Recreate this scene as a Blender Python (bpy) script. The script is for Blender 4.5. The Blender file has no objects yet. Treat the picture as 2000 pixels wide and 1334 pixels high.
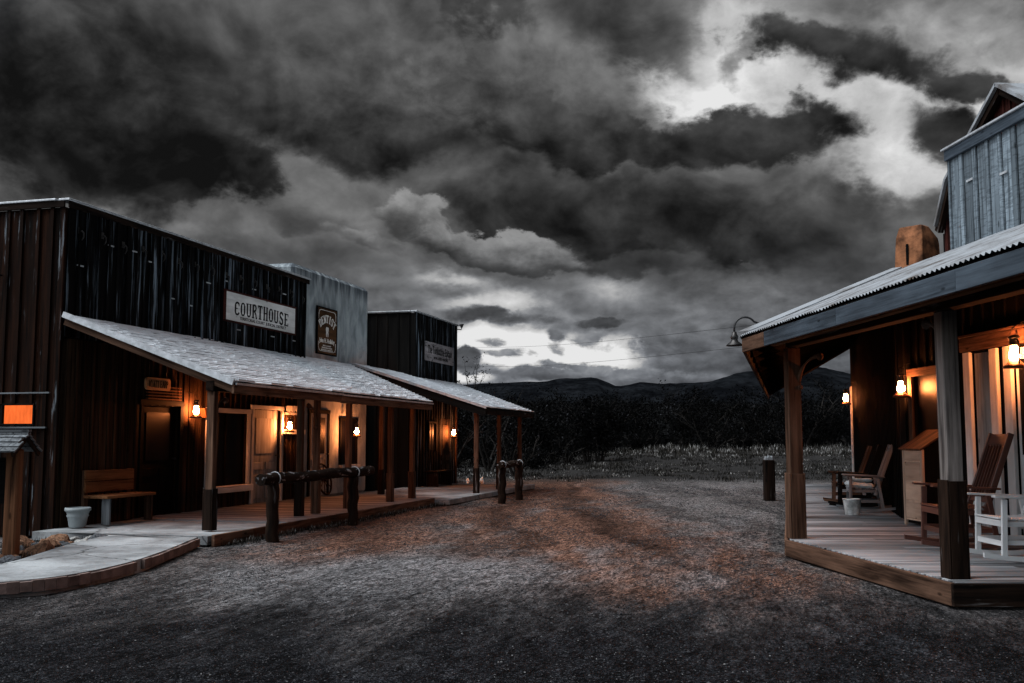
import bpy, bmesh, math, random
from mathutils import Vector, Matrix, noise
random.seed(7)
S = bpy.context.scene
R = math.radians
# ---------------------------------------------------------------- camera
cam = bpy.data.objects.new('camera', bpy.data.cameras.new('camera'))
S.collection.objects.link(cam)
cam.location = (0, 0, 1.45)
cam.rotation_euler = (R(90 + 5.427), 0, 0)
cam.data.sensor_width = 36
cam.data.lens = 36
cam.data.clip_end = 20000
S.camera = cam
# ---------------------------------------------------------------- node helpers
class NT:
    def __init__(s, tree):
        s.t = tree; s.n = tree.nodes; s.l = tree.links
    def new(s, typ, **kw):
        n = s.n.new(typ)
        for k, v in kw.items(): setattr(n, k, v)
        return n
    def put(s, sock, v):
        if isinstance(v, bpy.types.NodeSocket): s.l.new(v, sock)
        elif v is not None: sock.default_value = v
    def m(s, op, a, b=None, c=None, clamp=False):
        n = s.new('ShaderNodeMath', operation=op, use_clamp=clamp)
        for i, v in enumerate((a, b, c)): s.put(n.inputs[i], v)
        return n.outputs[0]
    def vm(s, op, a, b=None):
        n = s.new('ShaderNodeVectorMath', operation=op)
        s.put(n.inputs[0], a); s.put(n.inputs[1], b)
        return n.outputs['Value'] if op in ('DOT_PRODUCT', 'LENGTH') else n.outputs[0]
    def scale(s, a, f):
        n = s.new('ShaderNodeVectorMath', operation='SCALE')
        s.put(n.inputs[0], a); s.put(n.inputs[3], f)
        return n.outputs[0]
    def comb(s, x, y, z=0.0):
        n = s.new('ShaderNodeCombineXYZ')
        for i, v in enumerate((x, y, z)): s.put(n.inputs[i], v)
        return n.outputs[0]
    def sep(s, v):
        n = s.new('ShaderNodeSeparateXYZ'); s.put(n.inputs[0], v); return n.outputs
    def noise(s, vec, scale=5, detail=4, rough=.5, dist=0, col=False, lac=2.0):
        n = s.new('ShaderNodeTexNoise')
        s.put(n.inputs['Vector'], vec)
        for k, v in (('Scale', scale), ('Detail', detail), ('Roughness', rough), ('Distortion', dist), ('Lacunarity', lac)):
            s.put(n.inputs[k], v)
        return n.outputs['Color' if col else 'Fac']
    def voro(s, vec, scale=5, out='Distance', rnd=1.0):
        n = s.new('ShaderNodeTexVoronoi'); s.put(n.inputs['Vector'], vec); s.put(n.inputs['Scale'], scale)
        s.put(n.inputs['Randomness'], rnd)
        return n.outputs[out]
    def ramp(s, f, pts, interp='LINEAR'):
        n = s.new('ShaderNodeValToRGB'); s.put(n.inputs[0], f)
        e = n.color_ramp.elements; n.color_ramp.interpolation = interp
        while len(e) < len(pts): e.new(.5)
        for i, (p, c) in enumerate(pts):
            e[i].position = p
            e[i].color = (c, c, c, 1) if isinstance(c, (int, float)) else (*c, 1)
        return n.outputs[0]
    def mix(s, f, a, b, mode='MIX'):
        n = s.new('ShaderNodeMix', data_type='RGBA', blend_type=mode)
        def c(v): return (*v, 1) if isinstance(v, tuple) and len(v) == 3 else v
        s.put(n.inputs[0], f); s.put(n.inputs[6], c(a)); s.put(n.inputs[7], c(b))
        return n.outputs[2]
    def smooth(s, v, lo, hi):
        n = s.new('ShaderNodeMapRange', interpolation_type='SMOOTHSTEP')
        s.put(n.inputs[0], v); s.put(n.inputs[1], lo); s.put(n.inputs[2], hi)
        return n.outputs[0]
# ---------------------------------------------------------------- sky: storm clouds over a low bright gap
W = bpy.data.worlds.new('World'); S.world = W; W.use_nodes = True
W.cycles.sampling_method = 'NONE'
W.node_tree.nodes.clear()
k = NT(W.node_tree)
tc = k.new('ShaderNodeTexCoord').outputs['Generated']
dx, dy, dz = k.sep(tc)
az = k.m('MULTIPLY', k.m('ARCTAN2', dx, dy), 57.2958)
el = k.m('MULTIPLY', k.m('ARCSINE', dz), 57.2958)
hi = k.smooth(el, 4.5, 12.0)
qa = k.comb(k.m('MULTIPLY', az, 1 / 24), k.m('MULTIPLY', el, 1 / 19), 0.0)
qb = k.comb(k.m('MULTIPLY_ADD', az, 1 / 11, 5.3), k.m('MULTIPLY', el, 1 / 6.5), 2.0)
def two(f):                            # near clouds are large, clouds towards the horizon small
    a, b = f(qa), f(qb)
    return k.m('ADD', k.m('MULTIPLY', a, hi), k.m('MULTIPLY', b, k.m('SUBTRACT', 1.0, hi)))
w1 = k.vm('SUBTRACT', k.noise(qa, 3.0, 5, .5, col=True), (.5, .5, .5))
w2 = k.vm('SUBTRACT', k.noise(k.vm('ADD', qb, (7.3, 2.1, 4.0)), 4.0, 7, .6, col=True), (.5, .5, .5))
warp = k.vm('ADD', k.scale(w1, k.m('MULTIPLY_ADD', hi, 4.5, 1.5)), k.scale(w2, k.m('MULTIPLY_ADD', hi, 1.8, .8)))
wx, wy, _ = k.sep(warp)
ax = k.m('ADD', az, wx); ay = k.m('ADD', el, wy)
def ang(px, py):                      # a measured sky direction (degrees of azimuth, elevation)
    p = math.atan(190 / 2000); x = (px - 1000) / 2000; v = (667 - py) / 2000
    Y = math.cos(p) - v * math.sin(p); Z = math.sin(p) + v * math.cos(p)
    return math.degrees(math.atan2(x, Y)), math.degrees(math.atan2(Z, math.hypot(x, Y)))
# open sky behind the clouds: centre, half widths, tilt, brightness, edge power
GAPS = [
 (60, 405, 260, 40, 3, .02, 1), (600, 370, 170, 110, 24, .10, 1), (1900, 40, 480, 160, 6, .18, 2), (1600, 175, 440, 90, 10, .34, 2), (1345, 165, 140, 50, 24, .42, 2),
 (1450, 70, 70, 150, -12, .24, 2), (1860, 280, 220, 110, 30, .24, 2), (1780, 350, 190, 60, 28, .34, 2), (1980, 430, 70, 90, 0, .08, 1),
 (880, 548, 75, 15, 8, .40, 1), (1010, 590, 50, 20, 0, .42, 1), (925, 603, 60, 12, 0, .34, 1), (1190, 570, 50, 22, 20, .26, 1), (740, 545, 70, 18, 0, .12, 1),
 (1030, 684, 185, 34, 3, 1.0, 2), (925, 662, 60, 18, -10, .35, 1), (1225, 690, 65, 30, -8, .85, 2), (905, 732, 50, 16, 0, .8, 2), (1060, 742, 140, 10, 0, .22, 1), (1010, 650, 260, 80, 0, .13, 1),
]
def local(cx, cy, sx, sy, rot):
    a0, e0 = ang(cx, cy); sc = .0275; c, s_ = math.cos(R(rot)), math.sin(R(rot))
    X = k.m('SUBTRACT', ax, a0); Y = k.m('SUBTRACT', ay, e0)
    u = k.m('MULTIPLY_ADD', X, c / (sx * sc), k.m('MULTIPLY', Y, -s_ / (sx * sc)))
    v = k.m('MULTIPLY_ADD', X, s_ / (sy * sc), k.m('MULTIPLY', Y, c / (sy * sc)))
    return u, v, k.m('MULTIPLY_ADD', u, u, k.m('MULTIPLY', v, v))
acc = None
for (cx, cy, sx, sy, rot, wgt, pw) in GAPS:
    u, v, r2 = local(cx, cy, sx, sy, rot)
    if pw > 1: r2 = k.m('MULTIPLY', r2, r2)
    g = k.m('EXPONENT', k.m('MULTIPLY', r2, -.7))
    acc = k.m('MULTIPLY', g, wgt) if acc is None else k.m('MULTIPLY_ADD', g, wgt, acc)
def billow(qv):                        # puffy cauliflower edges
    n = k.new('ShaderNodeTexVoronoi', feature='F1', normalize=True)
    wv = k.vm('ADD', qv, k.scale(k.vm('SUBTRACT', k.noise(qv, 5, 3, .5, col=True), (.5, .5, .5)), .22))
    k.put(n.inputs['Vector'], wv)
    for a, b in (('Scale', 4.2), ('Detail', 4.0), ('Roughness', .62), ('Lacunarity', 2.1)): k.put(n.inputs[a], b)
    return n.outputs['Distance']
fb = two(lambda v: k.noise(v, 2.8, 10, .6, .25))
pf = two(billow)
r0 = two(lambda v: k.noise(v, 5.0, 6, .52, .3)); r1 = two(lambda v: k.noise(k.vm('ADD', v, (-.03, -.055, 0)), 5.0, 6, .52, .3))
rel = k.m('SUBTRACT', r0, r1)
nz = k.m('ADD', k.m('MULTIPLY', k.m('SUBTRACT', fb, .5), 3.6), k.m('MULTIPLY', k.m('SUBTRACT', .33, pf), 1.5))
nz = k.m('MULTIPLY_ADD', k.m('SUBTRACT', two(lambda v: k.noise(v, 11.0, 7, .65, .5)), .5), 1.6, nz)
T = k.m('ADD', acc, .34)
T = k.m('MULTIPLY_ADD', nz, k.m('MULTIPLY_ADD', k.smooth(acc, .05, .4), .27, .05), T)
T = k.m('MULTIPLY_ADD', rel, .5, T)
# cloud masses, far to near: centre, half widths, tilt, edge softness, edge raggedness, tone at the top, tone at the belly
MASS = [
 (1420, 650, 330, 120, 0, 1.2, .6, .42, .38), (620, 505, 230, 60, 6, 1.0, .7, .40, .31), (180, 440, 330, 40, 4, 1.2, .6, .42, .36), (1120, 727, 280, 17, 2, .6, .9, .52, .36),
 (1290, 650, 70, 70, 0, 1.0, .9, .44, .40), (1090, 658, 30, 18, 4, .8, 1.0, .48, .42), (1090, 709, 60, 10, 0, .8, 1.0, .5, .44),
 (1225, 65, 200, 112, 12, 1.0, .6, .36, .24), (950, 40, 120, 70, 20, .6, .7, .25, .23), (640, 90, 380, 130, 8, 1.2, .5, .32, .26), (1000, 190, 290, 125, 14, .6, .6, .40, .17), (700, 215, 330, 115, 14, .8, .6, .34, .17),
 (1180, 260, 250, 62, 8, .5, .7, .28, .155), (1500, 246, 245, 58, 8, .8, .8, .22, .15),
 (1560, 450, 300, 105, 12, 1.0, .6, .30, .27), (1250, 420, 480, 112, 5, .8, .5, .26, .15), (1240, 515, 180, 36, 4, .8, .8, .27, .24), (1830, 470, 110, 70, 10, 1.1, .6, .34, .36),
 (180, 150, 440, 235, 6, .8, .5, .27, .11), (400, 300, 150, 75, 14, .6, .6, .17, .12),
 (610, 425, 130, 50, 14, .9, .8, .40, .30), (800, 432, 95, 42, 24, .5, .8, .54, .30), (960, 486, 200, 38, 8, .45, .7, .52, .24), (700, 470, 90, 30, 12, .7, .8, .47, .32),
 (1705, 116, 262, 72, 19, .95, .75, .21, .17), (1580, 70, 85, 36, 24, .8, .5, .23, .21), (1880, 162, 90, 38, 24, .9, .9, .22, .24), (1845, 285, 126, 74, 40, 1.0, .8, .18, .25), (1455, 120, 30, 40, 8, 1.4, .8, .50, .48),
 (980, 626, 140, 15, 3, 1.2, .9, .27, .26), (1180, 634, 55, 14, 0, .6, .9, .29, .28), (910, 700, 34, 24, 0, .6, .8, .34, .33), (1000, 690, 70, 10, 4, 1.2, 1.2, .56, .46), (1150, 664, 50, 16, -6, 1.2, 1.3, .55, .44), (960, 668, 40, 9, 0, 1.2, 1.2, .58, .5), (1090, 682, 26, 14, 10, 1.2, 1.3, .6, .5),
 (1465, 505, 22, 8, 0, .6, .8, .26, .28),
]
for (cx, cy, sx, sy, rot, soft, rag, top, bot) in MASS:
    u, v, r2 = local(cx, cy, sx, sy, rot)
    d = k.m('MULTIPLY_ADD', nz, rag, k.m('SUBTRACT', 1.12, r2))
    al = k.smooth(d, 0.0, soft * 1.05)
    tt = k.smooth(k.m('MULTIPLY_ADD', nz, .45, v), -.75, .95)
    lv = k.m('MULTIPLY_ADD', tt, top - bot, bot)
    lv = k.m('MULTIPLY_ADD', rel, .42, lv); lv = k.m('MULTIPLY', lv, k.m('MULTIPLY_ADD', nz, .13, 1.0))
    T = k.m('ADD', k.m('MULTIPLY', T, k.m('SUBTRACT', 1.0, al)), k.m('MULTIPLY', lv, al))
T = k.m('SUBTRACT', T, k.m('MULTIPLY', k.m('MAXIMUM', k.m('SUBTRACT', T, .70), 0.0), .50))
T = k.m('MAXIMUM', T, .10)
lum = k.m('MINIMUM', k.m('POWER', T, 2.2), .80)
tint = k.mix(k.smooth(el, 2.0, 13.0), (.93, .99, 1.10), (1.0, 1.0, 1.0))
tint = k.mix(k.smooth(T, .45, .75), tint, (1.0, 1.0, 1.0))
cl = k.scale(tint, k.m('MULTIPLY', lum, .341))
# unseen brighter sky behind the camera and overhead, added to light the porch fronts
back = k.smooth(k.vm('DOT_PRODUCT', tc, (-.60, -.38, .70)), .15, .95)
nish = k.new('ShaderNodeTexSky', sky_type='NISHITA', sun_disc=False, sun_elevation=R(60), sun_rotation=R(252))
hs = k.new('ShaderNodeHueSaturation'); k.put(hs.inputs['Saturation'], .35); k.put(hs.inputs['Color'], nish.outputs[0])
nb = k.scale(hs.outputs[0], k.m('MULTIPLY', back, .075))
tot = k.vm('ADD', cl, nb)
bg = k.new('ShaderNodeBackground'); k.put(bg.inputs[0], tot); k.put(bg.inputs[1], 1.0)
out = k.new('ShaderNodeOutputWorld'); k.l.new(bg.outputs[0], out.inputs[0])
# ---------------------------------------------------------------- soft sun through the overcast
sd = bpy.data.lights.new('sun', 'SUN'); sd.energy = 1.5; sd.angle = R(48); sd.color = (.95, .98, 1.0)
sun = bpy.data.objects.new('sun', sd); S.collection.objects.link(sun)
az_s, el_s = R(252), R(60)                      # azimuth clockwise from +Y
sv = Vector((math.sin(az_s) * math.cos(el_s), math.cos(az_s) * math.cos(el_s), math.sin(el_s)))
sun.rotation_euler = sv.to_track_quat('Z', 'Y').to_euler()
S.view_settings.view_transform = 'Standard'; S.view_settings.look = 'None'
S.view_settings.exposure = 1.55; S.view_settings.gamma = 1
S.cycles.max_bounces = 5; S.cycles.diffuse_bounces = 3; S.cycles.glossy_bounces = 2; S.cycles.transparent_max_bounces = 4
S.cycles.sample_clamp_indirect = 4
# ---------------------------------------------------------------- materials
def mat(name, rough=.8):
    m = bpy.data.materials.new(name); m.use_nodes = True
    t = NT(m.node_tree); b = m.node_tree.nodes['Principled BSDF']
    b.inputs['Roughness'].default_value = rough
    b.inputs['Specular IOR Level'].default_value = .05
    return m, t, b
def wood(name, dark, light, k=22, l=1.2, lo=.35, hi=.7, saw=0, rough=.8, bump=.35, rv=.35, paint=None, plo=.5, phi=.6, pk=14, pl=1.0, spec=.05):
    """weathered timber: grain runs along each board, every board has its own tone; optional worn paint"""
    m, t, b = mat(name, rough)
    b.inputs['Specular IOR Level'].default_value = spec
    at = t.new('ShaderNodeAttribute', attribute_name='uvw').outputs['Vector']
    rn = t.new('ShaderNodeAttribute', attribute_name='rnd').outputs['Fac']
    v = t.vm('MULTIPLY', at, (k, k, l))
    n1 = t.noise(v, 1, 6, .6, .4)
    n2 = t.noise(t.vm('MULTIPLY', at, (k * 3.2, k * 3.2, l * 1.6)), 1, 4, .6)
    n3 = t.noise(t.vm('MULTIPLY', at, (3, 3, .9)), 1, 4, .6)
    f = t.m('MULTIPLY_ADD', n2, .35, t.m('MULTIPLY', n1, .75))
    c = t.mix(t.smooth(f, lo, hi), dark, light)
    if paint:
        pn = t.noise(t.vm('MULTIPLY', at, (pk, pk, pl)), 1, 7, .62, .3)
        pn = t.m('ADD', pn, t.m('MULTIPLY', t.m('SUBTRACT', n2, .5), .25))
        c = t.mix(t.smooth(pn, plo, phi), c, paint)
    c = t.mix(t.smooth(n3, .35, .75), t.scale(c, .62), c)
    if saw:
        sw_ = t.noise(t.vm('MULTIPLY', at, (5, 5, 34)), 1, 5, .6); c = t.mix(t.m('MULTIPLY', t.smooth(t.m('MULTIPLY', sw_, t.m('MULTIPLY_ADD', n3, .8, .6)), .50, .62), saw), c, dark)
    kn = t.voro(t.vm('ADD', t.vm('MULTIPLY', at, (5.5, 5.5, 1.9)), (.2, .4, .1)), 1)
    c = t.mix(t.smooth(kn, .05, .11), t.scale(c, .35), c)
    c = t.scale(c, t.m('MULTIPLY_ADD', rn, rv * 2, 1 - rv))
    t.put(b.inputs['Base Color'], c)
    bm = t.new('ShaderNodeBump'); t.put(bm.inputs['Strength'], bump); t.put(bm.inputs['Distance'], .006); t.put(bm.inputs['Height'], f)
    t.put(b.inputs['Normal'], bm.outputs[0])
    return m
def plain(name, c, rough=.6, metal=0, var=.25, sc=9, bump=.1, spec=.12):
    m, t, b = mat(name, rough); b.inputs['Metallic'].default_value = metal
    b.inputs['Specular IOR Level'].default_value = spec
    o = t.new('ShaderNodeTexCoord').outputs['Object']
    n = t.noise(o, sc, 7, .6)
    rn = t.new('ShaderNodeAttribute', attribute_name='rnd').outputs['Fac']
    col = t.mix(t.smooth(n, .3, .7), tuple(x * (1 - var) for x in c), tuple(min(1, x * (1 + var)) for x in c))
    t.put(b.inputs['Base Color'], t.scale(col, t.m('MULTIPLY_ADD', rn, .5, .75)))
    bm = t.new('ShaderNodeBump'); t.put(bm.inputs['Strength'], bump); t.put(bm.inputs['Distance'], .01)
    t.put(bm.inputs['Height'], t.noise(o, sc * 5, 5, .6)); t.put(b.inputs['Normal'], bm.outputs[0])
    return m
def emit(name, c, s, vary=0):
    m = bpy.data.materials.new(name); m.use_nodes = True; t = NT(m.node_tree); t.n.clear()
    e = t.new('ShaderNodeEmission'); t.put(e.inputs[0], (*c, 1)); t.put(e.inputs[1], s)
    if vary:
        o = t.new('ShaderNodeTexCoord').outputs['Object']
        n = t.noise(t.vm('MULTIPLY', o, (9, 6, 2.2)), 2, 5, .6, .5)
        t.put(e.inputs[1], t.m('MULTIPLY', t.m('MULTIPLY_ADD', n, 2 * vary, 1 - vary), s))
    o = t.new('ShaderNodeOutputMaterial'); t.l.new(e.outputs[0], o.inputs[0])
    return m
M = {}
M['facade'] = wood('black weathered boards', (.0012, .0012, .0014), (.005, .0045, .0045), k=18, l=1.0, paint=(.14, .175, .21), plo=.535, phi=.64, pk=13, pl=.55, bump=.5, rv=.75)
M['endwood'] = wood('brown stained boards', (.0006, .0004, .0003), (.017, .0062, .003), k=10, l=.7, lo=.38, hi=.66, paint=(.11, .125, .14), plo=.60, phi=.70, pk=13, pl=1.1, rv=.45)
M['brown'] = wood('brown porch wall boards', (.004, .0024, .0014), (.055, .033, .020), k=16, l=.8)
M['black'] = wood('black boards and deep shade', (.0015, .0015, .0015), (.006, .0055, .005), k=16, l=.8)  # black boards; the tone also carries deep shade under porches and eaves
M['timber'] = wood('rough sawn timber', (.016, .008, .005), (.15, .085, .056), k=12, l=.9, lo=.34, hi=.72, bump=.7)
M['darktimber'] = wood('dark old timber', (.0018, .0012, .0009), (.022, .0125, .0085), k=14, l=1.0, paint=(.12, .115, .115), plo=.60, phi=.72, pk=11, pl=1.6, bump=.8)
M['bark'] = wood('peeling log bark', (.0015, .001, .0008), (.022, .013, .009), k=9, l=2.2, paint=(.26, .26, .27), plo=.57, phi=.63, pk=9, pl=5, bump=1.0)
M['greybrown'] = wood('grey brown rough post', (.02, .016, .015), (.26, .23, .215), k=12, l=.8, lo=.34, hi=.72, bump=.8)
M['crackpost'] = wood('cracked bare post', (.006, .003, .002), (.17, .078, .04), k=8, l=.5, lo=.40, hi=.62, rv=.1, bump=1.0)
M['greywood'] = wood('silver weathered boards', (.02, .022, .026), (.19, .21, .225), k=20, l=.7, lo=.3, hi=.68, rv=.35)
M['deck'] = wood('worn porch planks', (.028, .029, .031), (.30, .31, .325), k=20, l=.6, rv=.5, lo=.3, hi=.7)
M['fascia'] = wood('blue grey painted fascia', (.014, .019, .025), (.062, .08, .10), k=18, l=.8, lo=.3, hi=.7, rv=.15)
M['falsefront'] = wood('whitewashed rough boards', (.008, .010, .013), (.19, .235, .27), k=16, l=.8, lo=.26, hi=.66, rv=.5, bump=.7, saw=.38)
M['redboard'] = wood('oxblood red boards', (.008, .003, .0025), (.075, .022, .017), k=14, l=.8)
M['white'] = wood('white painted wood', (.46, .48, .49), (.76, .79, .80), k=20, l=.8, lo=.2, hi=.5, rv=.06, bump=.15, rough=.55)
M['trim'] = wood('worn white trim', (.30, .31, .31), (.68, .70, .70), k=16, l=.7, lo=.25, hi=.5, rv=.08, paint=(.15, .11, .08), plo=.66, phi=.75)
M['door'] = wood('whitewashed door planks', (.12, .13, .135), (.38, .41, .42), k=10, l=.6, lo=.3, hi=.65, rv=.12)
M['chest'] = wood('pale painted pine', (.36, .25, .18), (.56, .41, .31), k=10, l=.8, lo=.3, hi=.6, rv=.08, bump=.15)
M['redwood'] = wood('dark red varnished wood', (.02, .008, .006), (.12, .042, .028), k=20, l=.8, lo=.3, hi=.65, rv=.1, rough=.4, spec=.5)
M['pine'] = wood('orange pine planks', (.035, .014, .006), (.24, .11, .05), k=12, l=.9, lo=.3, hi=.65, rv=.2)
M['signwhite'] = wood('cracked white sign boards', (.50, .50, .49), (.84, .84, .82), k=8, l=.9, lo=.2, hi=.5, rv=.05, paint=(.04, .04, .04), plo=.70, phi=.735, pk=26, pl=2.4, bump=.2)
M['signgrey'] = wood('faded grey sign boards', (.07, .06, .06), (.34, .32, .33), k=9, l=1.6, lo=.3, hi=.6, rv=.2, paint=(.03, .03, .035), plo=.58, phi=.66, pk=15, pl=2.2)
M['signbrown'] = wood('brown sign board', (.05, .025, .012), (.14, .065, .028), k=4, l=1.2, rv=.1, bump=.1)
M['ink'] = plain('black sign paint', (.006, .006, .006), .7)
M['chalk'] = plain('white sign paint', (.72, .70, .66), .7)
M['orangeboard'] = wood('orange wood plaque', (.5, .28, .13), (.75, .45, .22), k=10, l=1, rv=.1, bump=.1)
M['iron'] = plain('black iron', (.012, .012, .013), .5, .3, spec=.5)
M['tin'] = plain('dark tin', (.035, .033, .032), .38, .7, spec=.5)
M['lanternbase'] = plain('rusty lantern tin', (.10, .055, .035), .45, .5)
M['cap'] = plain('pale metal coping', (.36, .38, .40), .45, .4)
M['globe'] = emit('glowing lantern glass', (1.0, .27, .075), 290)
M['litpane'] = emit('lit curtained pane', (1.0, .17, .035), .34, .55)
M['glass'], _t, _b = mat('dark window glass', .4); _b.inputs['Base Color'].default_value = (.002, .002, .003, 1); _b.inputs['Specular IOR Level'].default_value = .04
M['stone'] = plain('pale stone', (.26, .26, .25), .9, sc=7, var=.5, bump=.9)
M['stonebrown'] = plain('orange brown stone', (.15, .082, .05), .9, sc=7, var=.6, bump=.9)
M['stonegrey'] = plain('slate grey stone', (.06, .065, .072), .9, sc=7, var=.6, bump=.9)
M['pot'] = plain('grey glazed pot', (.22, .25, .26), .5, sc=3)
M['cushion'] = plain('grey blue cushion', (.32, .38, .40), .9, sc=14)
M['bucket'] = plain('stained white enamel', (.55, .58, .58), .5, sc=7, var=.5)
M['adobechim'] = plain('orange adobe plaster', (.135, .056, .026), .9, sc=3.2, var=.8, bump=.8)
M['wire'] = plain('black cable', (.01, .01, .01), .6)
def stucco():
    m, t, b = mat('grey blue stucco', .9)
    o = t.new('ShaderNodeTexCoord').outputs['Object']
    n = t.noise(t.vm('MULTIPLY', o, (3, 3, 1.4)), 1, 8, .6, .6)
    st = t.noise(t.vm('MULTIPLY', o, (5, 5, .5)), 1, 6, .6)
    x, y, z = t.sep(o)
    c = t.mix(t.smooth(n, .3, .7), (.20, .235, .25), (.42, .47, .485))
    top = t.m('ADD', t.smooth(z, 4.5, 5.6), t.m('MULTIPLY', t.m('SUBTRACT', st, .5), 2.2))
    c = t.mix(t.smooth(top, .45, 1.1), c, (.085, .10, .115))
    t.put(b.inputs['Base Color'], c)
    bm = t.new('ShaderNodeBump'); t.put(bm.inputs['Strength'], .6); t.put(bm.inputs['Distance'], .02); t.put(bm.inputs['Height'], t.noise(o, 7, 8, .65))
    t.put(b.inputs['Normal'], bm.outputs[0]); return m
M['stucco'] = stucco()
def shingle():
    m, t, b = mat('grey asphalt shingles', .9)
    rn = t.new('ShaderNodeAttribute', attribute_name='rnd').outputs['Fac']
    o = t.new('ShaderNodeTexCoord').outputs['Object']
    n = t.noise(o, 60, 4, .7); n2 = t.noise(o, .9, 5, .6)
    c = t.mix(t.m('POWER', rn, .35), (.54, .57, .60), (.72, .76, .79))
    c = t.scale(c, t.m('MULTIPLY_ADD', n, .5, .80)); c = t.scale(c, t.m('MULTIPLY_ADD', n2, .35, .85))
    t.put(b.inputs['Base Color'], c); return m
M['shingle'] = shingle()
def metalroof():
    m, t, b = mat('galvanised corrugated metal', .42)
    at = t.new('ShaderNodeAttribute', attribute_name='uvw').outputs['Vector']
    n = t.noise(t.vm('MULTIPLY', at, (2.5, 2.5, .8)), 1, 7, .65)
    c = t.mix(t.smooth(n, .4, .72), (.32, .345, .37), (.07, .055, .045))
    t.put(b.inputs['Base Color'], c); b.inputs['Metallic'].default_value = .35; return m
M['metal'] = metalroof()
def concrete():
    m, t, b = mat('concrete walk', .9)
    o = t.new('ShaderNodeTexCoord').outputs['Object']
    n = t.noise(o, 1.3, 8, .62); n2 = t.noise(o, 60, 3, .7)
    c = t.mix(t.smooth(n, .3, .72), (.12, .125, .13), (.30, .32, .33)); c = t.scale(c, t.m('MULTIPLY_ADD', n2, .9, .55))
    c = t.mix(t.m('MULTIPLY', t.smooth(t.noise(o, 3.5, 8, .7, .8), .52, .68), .55), c, (.07, .065, .06))
    ck = t.voro(t.vm('ADD', o, t.scale(t.noise(o, 3, 4, .6, col=True), .35)), .75, 'Distance')
    vd = t.new('ShaderNodeTexVoronoi', feature='DISTANCE_TO_EDGE'); t.put(vd.inputs['Vector'], t.vm('ADD', o, t.scale(t.noise(o, 3, 4, .6, col=True), .3))); t.put(vd.inputs['Scale'], .42)
    c = t.mix(t.smooth(vd.outputs['Distance'], .0025, .009), t.scale(c, .35), c)
    ed = t.noise(t.vm('MULTIPLY', o, (9, 9, 2)), 1, 5, .6)
    t.put(b.inputs['Base Color'], c)
    bm = t.new('ShaderNodeBump'); t.put(bm.inputs['Strength'], .4); t.put(bm.inputs['Distance'], .008); t.put(bm.inputs['Height'], t.m('ADD', n2, ed))
    t.put(b.inputs['Normal'], bm.outputs[0]); return m
M['concrete'] = concrete()
M['curb'] = plain('reddish concrete edge', (.13, .095, .085), .95, sc=6, var=.35, bump=.4)
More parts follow.
